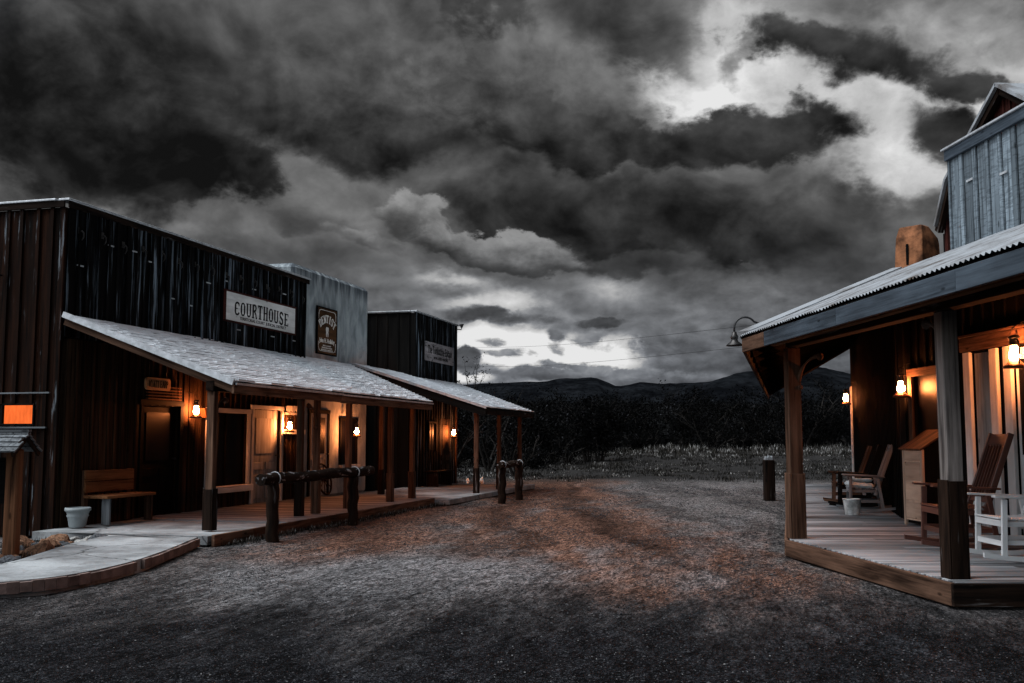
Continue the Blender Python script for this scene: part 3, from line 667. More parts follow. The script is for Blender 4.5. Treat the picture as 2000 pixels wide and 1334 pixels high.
m = MB(LF); m.prism([(3.72, 2.02), (3.98, 2.02), (3.93, 1.84), (3.80, 1.84)], 0, .055, .16); m.build('corbel', 'pine', ch)
# ---- stucco building
ad = thing('stucco_building', 'flat roofed grey blue stucco building with a DENTIST sign', 'building', LF)
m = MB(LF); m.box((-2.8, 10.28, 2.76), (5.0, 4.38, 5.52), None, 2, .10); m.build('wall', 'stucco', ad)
dd = door(ad, LF, 9.0, 9.95, .1, 2.05, -.27, 'door'); trimmed(ad, LF, 9.0, 9.95, .1, 2.06, -.3, 'black', bottom=False, name='door_frame')
m = MB(LF); m.box((-.29, 11.2, 1.35), (.03, .9, 1.1)); aw = trimmed(ad, LF, 10.75, 11.65, .8, 1.9, -.3, 'black'); m.build('pane', 'glass', aw)
# ---- far board building with its own porch
bb = thing('board_building', 'small dark board building with a faded sign beyond the stucco building', 'building', LF)
m = MB(LF); boards(m, 13.9, 17.66, .0, 5.02, .5, w=.22, batten=.05, jit=.012); m.box((.44, 15.78, 2.5), (.1, 3.76, 5.0), None, 2); m.build('wall', 'facade', bb)
m = MB(LF); boards(m, -4.2, .40, 0, 5.02, 13.9, w=.3, batten=.06, ax='x', sgn=-1); m.box((.47, 13.872, 2.5), (.12, .05, 5.0), None, 2); m.box((-1.9, 13.96, 2.5), (4.6, .1, 5.0), None, 2); m.build('side_wall', 'black', bb)
m = MB(LF); m.box((-1.9, 17.6, 2.5), (4.5, .1, 5.0), None, 2); m.box((-4.2, 15.8, 2.5), (.1, 3.6, 5.0), None, 2); m.build('rear_wall', 'black', bb)
m = MB(LF); m.box((-1.9, 15.8, 4.8), (4.5, 3.6, .06)); m.build('roof', 'tin', bb)
m = MB(LF); m.box((.5, 15.78, 5.05), (.18, 3.95, .035), None, 1, .005); m.box((-1.9, 13.87, 5.05), (4.6, .16, .033), None, 0, .005); m.build('coping', 'cap', bb)
F0, F1, Vb, Va = Vector((3.45, 11.1, 2.22)), Vector((3.45, 16.0, 2.22)), Vector((.56, 17.66, 3.17)), Vector((-.28, 11.15, 3.40))
def PR2(u, v): return (F0.lerp(F1, u)).lerp(Va.lerp(Vb, u), v)
m = MB(LF); shingles(m, PR2, 28); m.build('porch_roof', 'shingle', bb)
m = MB(LF); slab4(m, [PR2(0, 0) + dn, PR2(1, 0) + dn, PR2(1, 1) + dn, PR2(0, 1) + dn], .03); m.build('sheathing', 'black', bb)
m = MB(LF); m.bar(PR2(0, 0) + Vector((0, -.03, .0)), PR2(0, 1) + Vector((0, -.03, .0)), .05, .06); m.build('rake_trim', 'cap', bb)
m = MB(LF); m.bar(PR2(0, 0) + Vector((-.02, .0, -.13)), PR2(0, 1) + Vector((0, .0, -.13)), .05, .18); m.build('barge_board', 'black', bb)
m = MB(LF); m.box((3.43, 13.55, 2.12), (.04, 4.86, .12), None, 1); m.build('fascia', 'darktimber', bb)
for i in range(7):
    u = .02 + i * .16; m = MB(LF); m.bar(PR2(u, .0) + Vector((0, 0, -.12)), PR2(u, .97) + Vector((0, 0, -.12)), .06, .12); m.build('rafter', 'darktimber', bb)
for y in (11.45, 13.55, 15.75): post_part(bb, LF, 3.08, y, .08, 2.2, w=.10, sleeve=.65, sw=.2, m='timber', sm='darktimber')
m = MB(LF); m.box((1.75, 12.7, .04), (3.1, 8.0, .12), None, 1, .01); m.build('porch_slab', 'concrete', bb)
m = MB(LF); m.box((.535, 15.3, 1.5), (.02, .55, .75)); nb_ = trimmed(bb, LF, 15.02, 15.58, 1.1, 1.9, .53, 'darktimber', w=.06, bottom=False); m.build('pane', 'glass', nb_)
door(bb, LF, 16.0, 16.9, .1, 2.05, .56, 'brown', glass=False)
m = MB(LF); m.box((.56, 17.50, 1.5), (.04, .10, 2.9), None, 2); m.build('corner_trim', 'timber', bb)
# ---- signs
def sgn(name, label, x, y0, y1, z0, z1, border, mm, planks=1, th=.035, frame='redboard', bw=.035):
    r = thing(name, label, 'sign', LF @ Matrix.Translation((x, (y0 + y1) / 2, z0)))
    m = MB(LF); hgt = (z1 - z0) / planks
    for i in range(planks): m.box((x + th / 2, (y0 + y1) / 2, z0 + (i + .5) * hgt), (th + .001 * (i % 2), y1 - y0, hgt - .003), None, 1)
    m.build('board', mm, r)
    if frame:
        m = MB(LF)
        for z in (z0 - bw / 2, z1 + bw / 2): m.box((x + th / 2 + .004, (y0 + y1) / 2, z), (th + .012, y1 - y0 + 2 * bw, bw), None, 1, .003)
        for y in (y0 - bw / 2, y1 + bw / 2): m.box((x + th / 2 + .006, y, (z0 + z1) / 2), (th + .012, bw, z1 - z0), None, 2, .003)
        m.build('frame', frame, r)
    return r
s1 = sgn('courthouse_sign', 'long white cracked board sign reading COURTHOUSE in black western letters', .07, 4.47, 7.38, 3.77, 4.33, .03, 'signwhite', 4)
X1 = .07 + .035
m = MB(LF)
letters(m, 'COURTHOUSE', lambda u, v: (4.80 + u, 3.915 + v * (1 - .10 * abs((u - 1.15) / 1.15)) - .012 * (u - 1.15) ** 2), .285, .175, 1.32, (X1 - .003, X1 + .004))
typed(m, 'TERRITORIAL COURT  JUDICIAL DISTRICT', .085, 5.98, 3.845, X1 + .002, 1.95, .001)
m.build('lettering', 'ink', s1)
s2 = sgn('dentist_sign', 'tall brown sign with white DENTIST lettering and a tooth on the stucco wall', -.27, 9.22, 10.28, 3.52, 4.62, .03, 'signbrown', 1, frame='black', bw=.03)
X2 = -.27 + .035; cy = 9.75
m = MB(LF)
def arcplace(u, v):
    a = (u - .405) / .56; rr = .56 + v
    return cy + math.sin(a) * rr, 3.72 + math.cos(a) * rr
letters(m, 'DENTIST', arcplace, .19, .098, 1.22, (X2 - .003, X2 + .004))
to = [(-.07, .10), (-.03, .125), (0, .105), (.03, .125), (.07, .10), (.075, .05), (.055, .0), (.065, -.06), (.05, -.125), (.03, -.12), (.012, -.03), (-.012, -.03), (-.03, -.12), (-.05, -.125), (-.065, -.06), (-.055, .0), (-.075, .05)]
m.prism([(cy + a, 4.055 + b) for a, b in to], 0, X2 - .002, X2 + .005, .5)
typed(m, 'John H. Holliday', .15, cy, 3.83, X2 + .002, .86, .004)
for i, (tx, wd) in enumerate((('DENTAL SURGERY', .46), ('EXTRACTIONS AND FILLINGS', .58), ('SATISFACTION GUARANTEED', .66))): typed(m, tx, .045, cy, 3.71 - i * .052, X2 + .002, wd)
for y in (cy - .46, cy + .46):
    for z in (3.60, 4.55): m.lathe([(.001, -.003), (.02, -.002), (.02, .002), (.001, .003)], (X2 + .002, y, z), 10)
for (ya, za, yb, zb) in ((cy - .36, 3.575, cy + .36, 3.575), (cy - .36, 4.575, cy + .36, 4.575), (cy - .48, 3.7, cy - .48, 3.8), (cy + .48, 3.7, cy + .48, 3.8), (cy - .48, 4.35, cy - .48, 4.47), (cy + .48, 4.35, cy + .48, 4.47)):
    m.bar((X2 + .002, ya, za), (X2 + .002, yb, zb), .012, .006, up=(1, 0, 0))
for sx in (-1, 1):
    for z0_, sz in ((3.575, 1), (4.575, -1)): m.tube([(X2 + .003, cy + sx * (.36 + .12 * math.sin(R(t))), z0_ + sz * .12 * (1 - math.cos(R(t)))) for t in range(0, 91, 18)], .007, 5)
m.build('lettering', 'chalk', s2)
s3 = sgn('faded_sign', 'peeling grey board sign with faded black script on the far board building', .56, 14.56, 17.1, 3.71, 4.27, .03, 'signgrey', 3, frame=None)
m = MB(LF); X3 = .56 + .036
typed(m, 'The Tombstone Epitaph', .33, 15.83, 4.04, X3 + .002, 2.2, .006); typed(m, 'NEWS OFFICE  PRINTING', .11, 15.9, 3.82, X3 + .002, 1.3, .002); m.build('lettering', 'ink', s3)
s4 = thing('name_sign', 'small rounded orange plaque with dark lettering above the porch door', 'sign', LF @ Matrix.Translation((.12, 2.3, 2.28)))
m = MB(LF); a = .36; h_ = .105
pts = [(2.3 + sx * (a - .06 + .06 * math.cos(R(t))), 2.39 + sz * (h_ - .06 + .06 * math.sin(R(t)))) for sx, sz, ts in ((1, 1, (0, 30, 60, 90)), (-1, 1, (90, 60, 30, 0)), (-1, -1, (0, 30, 60, 90)), (1, -1, (90, 60, 30, 0))) for t in ts]
m.prism(pts, 0, .10, .135, None, 1); m.build('board', 'orangeboard', s4)
m = MB(LF); letters(m, 'WYATT EARP', lambda u, v: (2.02 + u, 2.33 + v), .12, .052, 1.14, (.132, .139)); m.build('lettering', 'ink', s4)
m = MB(LF)
for y in (2.05, 2.55): m.tube([(.118, y, 2.48), (.118, y, 2.9)], .005, 5)
m.build('hanger', 'iron', s4)
# ---- lanterns on the left row
PL = [((.215, 3.36, 1.95), 'lit lantern on the courthouse wall beside the orange plaque', 1), ((.24, 6.96, 1.71), 'lit lantern by the white courthouse door above the log rail', 1),
      ((.10, 10.85, 1.62), 'lit lantern hanging on the stucco building behind thin posts', 1), ((.78, 16.6, 1.62), 'lit lantern at the far corner of the small board building', 1.05)]
LAN = lantern(LF @ at(*PL[0][0]), PL[0][1], .22)
for p, lb, sc in PL[1:]: dup(LAN, LF @ at(*p, 0, sc), lb, 'kerosene style porch lanterns')
# ---- bench, pot, wheel, rails
be = thing('porch_bench', 'plank bench with orange brown back and pale slab leg on the porch', 'bench', LF @ at(.3, 1.1, .13))
b0, b1 = .50, 1.68
m = MB(LF); m.box((.33, (b0 + b1) / 2, .555), (.44, b1 - b0 + .08, .045), None, 1, .006); m.build('seat', 'pine', be)
m = MB(LF)
for z in (.70, .875): m.box((.115, (b0 + b1) / 2, z), (.035, b1 - b0 + .04, .165), None, 1, .006)
m.build('backrest', 'pine', be)
for y in (b0 + .05, b1 - .05):
    m = MB(LF); m.box((.47, y, .33), (.14, .045, .40), None, 2, .005); m.build('leg', 'greywood' if y < 1 else 'timber', be)
    m = MB(LF); m.box((.075, y, .545), (.05, .10, .83), None, 2, .005); m.build('leg', 'timber', be)
fp = thing('flower_pot', 'grey glazed flower pot standing left of the porch bench', 'pot', LF @ at(.28, .14, .12))
m = MB(LF); m.lathe([(.001, .0), (.10, 0), (.12, .02), (.145, .16), (.16, .18), (.15, .2), (.165, .24), (.19, .26), (.185, .30), (.165, .30), (.155, .25), (.001, .24)], (.28, .14, .12), 24); m.build('vessel', 'pot', fp)
m = MB(LF); m.lathe([(.001, 0), (.15, 0), (.15, .015), (.001, .02)], (.28, .14, .355), 16); m.build('soil', 'stonegrey', fp)
wh = thing('wagon_wheel', 'old spoked wagon wheel leaning by the stucco wall', 'wheel', LF @ at(.25, 8.75, .13))
WX = LF @ Matrix.Translation((.22, 8.75, .52)) @ Matrix.Rotation(R(-14), 4, 'Y')
m = MB(WX); m.tube([(0, .36 * math.cos(R(t)), .36 * math.sin(R(t))) for t in range(0, 361, 12)], .022, 6, cap=False); m.build('rim', 'darktimber', wh)
m = MB(WX); m.tube([(-.06, 0, 0), (.07, 0, 0)], .05, 10); m.build('hub', 'darktimber', wh)
for i in range(10):
    a = R(36 * i); m = MB(WX); m.tube([(0, .04 * math.cos(a), .04 * math.sin(a)), (0, .345 * math.cos(a), .345 * math.sin(a))], .011, 6); m.build('spoke', 'darktimber', wh)
def hitch(label, t, s0, s1, posts, z, r=.084, pw=.165):
    h = thing('hitching_rail', label, 'hitching rail', LF @ at(t, (s0 + s1) / 2, 0), 'log hitching rails')
    m = MB(LF); n = 60
    m.tube([(t + 0.006 * math.sin(i * .35) + .006 * noise.noise((i * .4, 1, t)), s0 + (s1 - s0) * i / n, z + .008 * math.sin(i * .21) + .006 * noise.noise((i * .5, 5, t)) + .02 * i / n) for i in range(n + 1)], [r * (1 + .06 * noise.noise((i * .3, 2, t)) + .06 * noise.noise((i * 1.1, 7, t))) for i in range(n + 1)], 14, jit=.07); m.build('rail', 'bark', h)
    for y in posts:
        m = MB(LF); m.tube([(t + .012 * math.sin(i * 1.7 + y), y + .012 * math.sin(i * 2.3), -.12 + (z + .06) * i / 10) for i in range(11)], [pw * .56 * (1 + .07 * noise.noise((i * .7, y, t))) for i in range(11)], 9, jit=.05); m.build('post', 'darktimber', h)
        m = MB(LF); m.tube([(t + (r + .012) * math.cos(R(a)), y + .05, z + .01 + (r + .012) * math.sin(R(a))) for a in range(0, 361, 30)], .009, 5, cap=False); m.build('strap', 'cap', h)
hitch('thick log hitching rail on two dark posts in front of the courthouse porch', 3.32, .12, 4.15, (.5, 3.38), .86)
hitch('smaller log hitching rail in front of the far board building', 4.22, 9.55, 11.5, (9.75, 11.3), .84, .075, .17)
pb = thing('porch_table', 'low dark plank bench under the far board building wall', 'bench', LF @ at(.9, 15.2, .1))
m = MB(LF); m.box((.85, 15.1, .52), (.4, 1.5, .04), None, 1, .005); m.build('seat', 'darktimber', pb)
for y in (14.5, 15.7):
    m = MB(LF); m.box((.85, y, .30), (.34, .05, .40), None, 2); m.build('leg', 'darktimber', pb)
# ---- flood lamps
def flood(label, mw):
    f = thing('flood_light', label, 'light', Matrix.Identity(4), 'small flood lights on the roof edges')
    m = MB(); m.tube([(0, 0, 0), (.18, 0, 0), (.20, 0, .06)], .016, 6); m.build('arm', 'iron', f)
    m = MB(); m.lathe([(.001, .06), (.035, .07), (.05, .12), (.075, .17), (.07, .18), (.001, .16)], (.2, 0, 0), 14); m.build('head', 'tin', f)
    f.matrix_world = mw; WM[f.name] = mw
flood('small dark flood light on the far board building corner', LF @ at(.5, 17.72, 4.93, R(60)))
flood('small round flood light on the brown end wall', LF @ at(-1.12, -.05, 3.98, R(-90)))
# ---- roofed notice stand at the left edge
ks = thing('notice_stand', 'wooden notice stand with a small shingled roof at the left edge', 'sign stand', at(-6.6, 12.42, 0))
for x in (-5.99, -7.35):
    m = MB(); m.box((x, 12.42, .58), (.155, .155, 1.5), None, 2, .02); m.build('post', 'crackpost' if x > -6.5 else 'darktimber', ks)
m = MB()
for sg in (-1, 1):
    for i in range(4):
        y0 = 12.42 + sg * (.36 - i * .09); y1 = 12.42 + sg * (.36 - (i + 1.35) * .09); z0 = 1.29 + i * .055; z1 = 1.29 + (i + 1.35) * .055
        x = -7.7
        while x < -5.86:
            w = min(random.uniform(.22, .5), -5.82 - x); slab4(m, [(x, y0, z0 + .02), (x + w - .006, y0, z0 + .02), (x + w - .006, y1, z1), (x, y1, z1)], .02); x += w
m.box((-6.76, 12.42, 1.545), (1.88, .08, .03), None, 0); m.build('roof', 'greywood', ks)
m = MB()
for sg in (-1, 1): m.bar((-5.86, 12.42 + sg * .34, 1.265), (-5.86, 12.42, 1.48), .03, .07)
m.build('gable_board', 'darktimber', ks)
m = MB(); m.box((-6.67, 12.42, .95), (1.2, .04, .55), None, 0); m.build('panel', 'black', ks)
# ================================================================ RIGHT PORCH BUILDING
rb = thing('porch_building', 'timber building with a deep metal roofed porch on the right', 'building', RF)
def rl(x, y, z=0): return RF.inverted() @ Vector((x, y, z))
dz = .2
win = (-1.55, -.50, 1.0, 2.4); drs = (-3.95, -2.08, 0, 2.62)
m = MB(RF); boards(m, -11, .0, 0, 4.0, 0, w=.25, batten=.05, sgn=-1, holes=[win, drs]); boards(m, -11, .0, 0, 4.0, .10, w=40, batten=0, th=.095, jit=0, sgn=-1, holes=[win, drs]); m.build('wall', 'black', rb)
m = MB(RF2); boards(m, .0, 12.6, 0, 4.0, 0, w=.25, batten=.05, sgn=-1); m.box((.06, 6.3, 2.0), (.1, 12.6, 4.0), None, 2); m.build('wall', 'black', rb)
m = MB(RF2); m.box((3, 12.55, 2.0), (5.9, .1, 4.0), None, 2); m.build('side_wall', 'black', rb)
m = MB(RF2)
for y, t in ((12.50, .05), (12.15, .04)): m.box((-.05, y, 1.5), (t, .13, 2.75), None, 2, .004)
m.build('corner_trim', 'trim', rb)
# doors and trim near the camera
def jamb(y, w, z1=2.63, th=.05, mm='trim', name='door_frame', x=0):
    m = MB(RF); m.box((x - .03 - th / 2, y, (dz + z1) / 2), (th, w, z1 - dz), None, 2, .005); return m.build(name, mm, rb)
jamb(-2.15, .17); jamb(-2.82, .17); jamb(-3.16, .17, x=-.004); jamb(-4.0, .17)
m = MB(RF); m.box((.02, -2.49, 1.4), (.03, .52, 2.42), None, 2); m.build('side_panel', 'door', rb)
m = MB(RF); m.box((-.06, -3.1, 2.735), (.06, 2.2, .19), None, 1, .006); m.box((-.075, -3.1, 2.85), (.10, 2.3, .035), None, 1, .004); m.build('door_header', 'timber', rb)
m = MB(RF); m.box((.02, -3.58, 1.4), (.04, .70, 2.4), None, 2)
for z, h in ((.45, .36), (.88, .36)): m.box((-.006, -3.58, z), (.022, .5, h), None, 2, .008)
d_ = m.build('door', 'white', rb)
m = MB(RF); m.box((-.008, -3.58, 1.85), (.02, .52, 1.2)); m.build('pane', 'glass', d_)
m = MB(RF); m.box((.0, -2.985, 1.4), (.03, .17, 2.4), None, 2); m.build('side_light', 'glass', rb)
wo = trimmed(rb, RF @ Matrix.Rotation(math.pi, 4, 'Z'), .50, 1.55, 1.0, 2.4, .035, 'timber', w=.12, name='window_frame')
m = MB(RF); m.box((.03, -1.02, 1.7), (.02, 1.05, 1.4)); m.build('pane', 'glass', wo)
# false front above the porch
m = MB(RF); y = -1.93
while y > -10.4:
    for w_b, dd in ((random.uniform(.17, .22), 0), (random.uniform(.07, .10), .014)):
        m.box((-.045 - dd, y - w_b / 2, 4.71 + random.uniform(-.01, .01)), (.03, w_b, 1.42), None, 2, .003); y -= w_b + random.uniform(.022, .04)
m.box((-.05, -1.89, 4.71), (.06, .045, 1.42), None, 2); m.build('false_front', 'falsefront', rb)
m = MB(RF); m.box((.03, -6.17, 4.72), (.09, 8.55, 1.38), None, 2); m.build('backing_wall', 'black', rb)
m = MB(RF)
for y, z in ((-2.45, 4.98), (-3.28, 4.86), (-4.4, 5.1)): m.box((-.075, y, z), (.012, .17, .03), None, 1)
m.build('batten_strip', 'cap', rb)
m = MB(RF); m.box((-.085, -6.2, 5.475), (.05, 8.72, .15), None, 1, .006); m.build('frieze_board', 'fascia', rb)
m = MB(RF); m.box((-.02, -6.2, 5.568), (.24, 8.8, .03), None, 1, .005); m.build('coping', 'cap', rb)
# gambrel gable behind it
gp = [(.70, 3.9), (.70, 4.95), (.29, 5.65), (-1.35, 6.70), (-2.99, 5.65), (-3.40, 4.95), (-3.40, 3.9)]
def gz_(y):
    for (a, za), (b, zb) in zip(gp, gp[1:]):
        if b - 1e-6 <= y <= a + 1e-6 and a != b: return zb + (za - zb) * (y - b) / (a - b)
    return 4.9
m = MB(RF); boards(m, -3.40, .70, 3.9, 6.7, 1.2, w=.2, batten=.04, sgn=-1, z1f=gz_); m.prism(gp, 0, 1.22, 1.32); m.build('gable_wall', 'redboard', rb)
m = MB(RF)
for (a, za), (b, zb) in list(zip(gp, gp[1:]))[1:-1]:
    slab4(m, [(.98, a, za + .07), (.98, b, zb + .07), (6.5, b, zb + .07), (6.5, a, za + .07)], .05)
m.build('barn_roof', 'metal', rb)
m = MB(RF)
for (a, za), (b, zb) in list(zip(gp, gp[1:]))[1:-1]: m.bar((1.08, a, za - .03), (1.08, b, zb - .03), .14, .09, up=(1, 0, 0))
m.build('rake_board', 'darktimber', rb)
m = MB(RF); m.box((3.8, .75, 3.2), (5.2, .1, 3.4), None, 2); m.box((6.4, -5, 2.4), (.1, 11, 4.8), None, 2); m.build('rear_wall', 'black', rb)
m = MB(RF); m.box((3.3, -5.6, 4.02), (6.3, 10.8, .06)); m.build('roof', 'tin', rb)
m = MB(RF2); m.box((3.1, 6.3, 4.03), (6.0, 12.7, .07)); m.build('roof', 'tin', rb)
# porch roof: near slope and far slope meet on a hip
A = Vector((-3.46, -3.05, 2.73)); B = Vector((-3.45, -11, 2.73)); K0 = Vector((0, 0, 4.10)); Kn = Vector((-.03, -11, 4.10))
A2 = RF2.inverted() @ (RF @ A); B2 = A2 + Vector((0, 16.0, 0)); K2 = Vector((0, 0, 4.10)); Kf = Vector((0, 12.75, 4.10))
def corr(m, e0, e1, w0, w1, up, amp=.010, pitch=.074, nv=6):
    ln = (e1 - e0).length; n = int(ln / pitch * 8); vs = []; uv = []; fs = []
    nrm = (e1 - e0).cross(w0 - e0).normalized(); nrm = nrm if nrm.z > 0 else -nrm
    for i in range(n + 1):
        u = i / n; wv = nrm * (amp * math.sin(2 * math.pi * u * ln / pitch) + .012 * math.sin(u * ln * 1.9) * 0 + .03)
        jag = .05 * math.sin(math.floor(u * ln / .66) * 12.9) + .02 * noise.noise((u * ln * 3, 1, 2))
        for j in range(nv + 1):
            v = j / nv; p = e0.lerp(e1, u).lerp(w0.lerp(w1, u), v if j else -.014 + jag * .3) + wv + nrm * .012 * noise.noise((u * ln * 1.7, v * 4, 3))
            vs.append(p); uv.append((u * ln, v * 3, v * 3))
    for i in range(n):
        for j in range(nv):
            a = i * (nv + 1) + j; fs.append([a, a + nv + 1, a + nv + 2, a + 1])
    m.raw(vs, fs, uv, .5, True)
m = MB(RF); corr(m, A, B, K0, Kn, 1); m.build('porch_roof', 'metal', rb, recalc=False)
m = MB(RF2); corr(m, A2, B2, K2, Kf, 1); m.build('porch_roof', 'metal', rb, recalc=False)
m = MB(RF); m.bar(A + Vector((0, 0, .07)), K0 + Vector((0, 0, .07)), .16, .02); m.build('hip_cap', 'metal', rb)
def under(m, e0, e1, w0, w1, n):
    for i in range(n):
        a, b = i / n, (i + 1) / n - .004
        slab4(m, [e0.lerp(w0, a), e1.lerp(w1, a), e1.lerp(w1, b), e0.lerp(w0, b)], .022)
m = MB(RF); under(m, A, B, K0, Kn, 20); m.build('sheathing', 'black', rb)
m = MB(RF2); under(m, A2, B2, K2, Kf, 16); m.build('sheathing', 'black', rb)
def Q(e0, e1, w0, w1, u, v, d=-.09): return e0.lerp(e1, u).lerp(w0.lerp(w1, u), v) + Vector((0, 0, d))
for i in range(10):
    u = .03 + i * .1; m = MB(RF); m.bar(Q(A, B, K0, Kn, u, .015), Q(A, B, K0, Kn, u, .97), .05, .13); m.build('rafter', 'darktimber', rb)
for i in range(14):
    u = .03 + i * .07; m = MB(RF2); m.bar(Q(A2, B2, K2, Kf, u, .015), Q(A2, B2, K2, Kf, u, .97), .05, .13); m.build('rafter', 'black', rb)
for v in (.16, .42, .68):
    m = MB(RF); m.bar(Q(A, B, K0, Kn, .0, v, -.22), Q(A, B, K0, Kn, 1, v, -.22), .09, .13, bev=.005); m.build('purlin', 'pine', rb)
# fascia
m = MB(RF)
for y0, y1 in ((-3.92, -6.1), (-6.105, -8.4), (-8.405, -11)): m.box((-3.47, (y0 + y1) / 2, 2.625), (.04, y0 - y1, .17), None, 1, .004)
m.build('fascia', 'fascia', rb)
m = MB(RF); m.box((-3.472, -3.49, 2.622), (.042, .85, .17), None, 1, .004); m.build('fascia', 'timber', rb)
m = MB(RF2); m.box((A2.x, A2.y + 8, 2.625), (.04, 16, .17), None, 1, .004); m.build('fascia', 'darktimber', rb)
# posts
P0, P1 = rl(3.995, 9.38), rl(3.585, 13.08)
post_part(rb, RF, P0.x, P0.y, dz, 2.66, w=.15, sleeve=.88, bracket=(0, 1), m='greybrown')
post_part(rb, RF, P1.x, P1.y, dz, 2.6, w=.165, sleeve=.82, bracket=(.7, -.7), m='timber', sm='timber')
q2 = RF2.inverted() @ Vector((3.585, 13.08, 0))
for d in (3.6, 7.2, 10.8, 14.4): post_part(rb, RF2, q2.x + .02, q2.y + d, dz, 2.6, w=.17, sleeve=.8, m='timber')
m = MB(RF); m.bar((P1.x, P1.y, 2.68), (P0.x, -11, 2.68), .15, .14, bev=.006); m.build('beam', 'darktimber', rb)
m = MB(RF2); m.bar((q2.x, q2.y - .1, 2.68), (q2.x, q2.y + 15.2, 2.68), .15, .14, bev=.006); m.build('beam', 'darktimber', rb)
# deck
D0, D1, D2 = Vector((3.88, 9.13)), Vector((3.46, 12.99)), Vector((7.72, 28.8))
def dl(y): return D0.x + (D1.x - D0.x) * (y - D0.y) / (D1.y - D0.y) if y < D1.y else D1.x + (D2.x - D1.x) * (y - D1.y) / (D2.y - D1.y)
def dr_(y): return (6.16 - .0747 * (y - 16.2)) if y < 16.2 else 6.16 + .269 * (y - 16.2)
m = MB(); y = 9.13
while y < 28.75:
    w = random.uniform(.13, .15); a = max(dl(y), dl(y + w)) + .01; b = dr_(y + w / 2) + .05; yy = y + w / 2
    nseg = random.choice((1, 1, 2)); cuts = [a] + ([a + (b - a) * random.uniform(.3, .7)] if nseg == 2 else []) + [b]
    for c, d in zip(cuts, cuts[1:]): m.box(((c + d) / 2, yy, dz - .015 + random.uniform(-.003, .003)), (d - c - .004, w - .009, .03), None, 0, .003)
    y += w
m.build('deck', 'deck', rb)
m = MB(); 
for ya, yb in ((9.2, 12.99), (12.99, 28.7)):
    vs = []
    for z in (.02, dz - .035):
        for xx, yy in ((dl(ya) + .05, ya), (dr_(ya) + .02, ya), (dr_(yb) + .02, yb), (dl(yb) + .05, yb)): vs.append((xx, yy, z))
    m.raw(vs, [(0, 1, 2, 3), (7, 6, 5, 4), (0, 4, 5, 1), (1, 5, 6, 2), (2, 6, 7, 3), (3, 7, 4, 0)])
m.build('deck_underslab', 'black', rb)  # solid dark slab added under the planks to stop light leaking
for p, q_, mm in (((D0.x - .02, D0.y - .0), (D1.x - .02, D1.y), 'timber'), ((D1.x - .02, D1.y + .03), (D2.x - .02, D2.y), 'timber'), ((D0.x - .04, D0.y - .03), (6.8, 9.03), 'darktimber')):
    m = MB(); m.bar((p[0], p[1], .092), (q_[0], q_[1], .092), .045, .20, bev=.006); m.build('edge_board', mm, rb)
# chimney and vent on the roof
CX = at(7.66, 19.1, 0, R(40))
m = MB(CX); vs = []
for z, xa, xb, h_ in ((3.9, -.40, .34, .30), (5.12, -.31, .33, .27), (5.22, -.30, .30, .265), (5.42, -.24, .02, .23), (5.44, -.18, -.04, .18)):
    vs += [(xa, -h_, z), (xb, -h_, z), (xb, h_, z), (xa, h_, z)]
fs = [[4 * r_ + a, 4 * r_ + (a + 1) % 4, 4 * r_ + 4 + (a + 1) % 4, 4 * r_ + 4 + a] for r_ in range(4) for a in range(4)] + [[3, 2, 1, 0], [16, 17, 18, 19]]
m.raw(vs, fs, None, .5); co = m.build('chimney', 'adobechim', rb)
bv = co.modifiers.new('soft', 'BEVEL'); bv.width = .02; bv.segments = 3
m = MB(CX); m.box((-.338, .02, 4.88), (.03, .05, .40), None, 2, .008); m.build('chimney_slot', 'black', co)
m = MB(RF2); m.box((.72, 6.3, 4.45), (.26, .3, .8), None, 2, .01); m.box((.72, 6.3, 4.90), (.36, .4, .05), None, 0, .01); m.build('roof_vent', 'tin', rb)
# ---- lanterns
W1d = R(4.27 + 180)
dup(LAN, RF @ at(-.30, -3.72, 2.46, math.pi, 1.22), 'large lit lantern by the white door at the right edge', 'kerosene style porch lanterns')
dup(LAN, RF @ at(-.20, -.42, 2.22, math.pi, 1.1), 'lit lantern above the pale slant topped chest', 'kerosene style porch lanterns')
dup(LAN, RF2 @ at(-.26, 11.1, 2.50, math.pi, 1.25), 'lit lantern at the far end of the right porch', 'kerosene style porch lanterns')
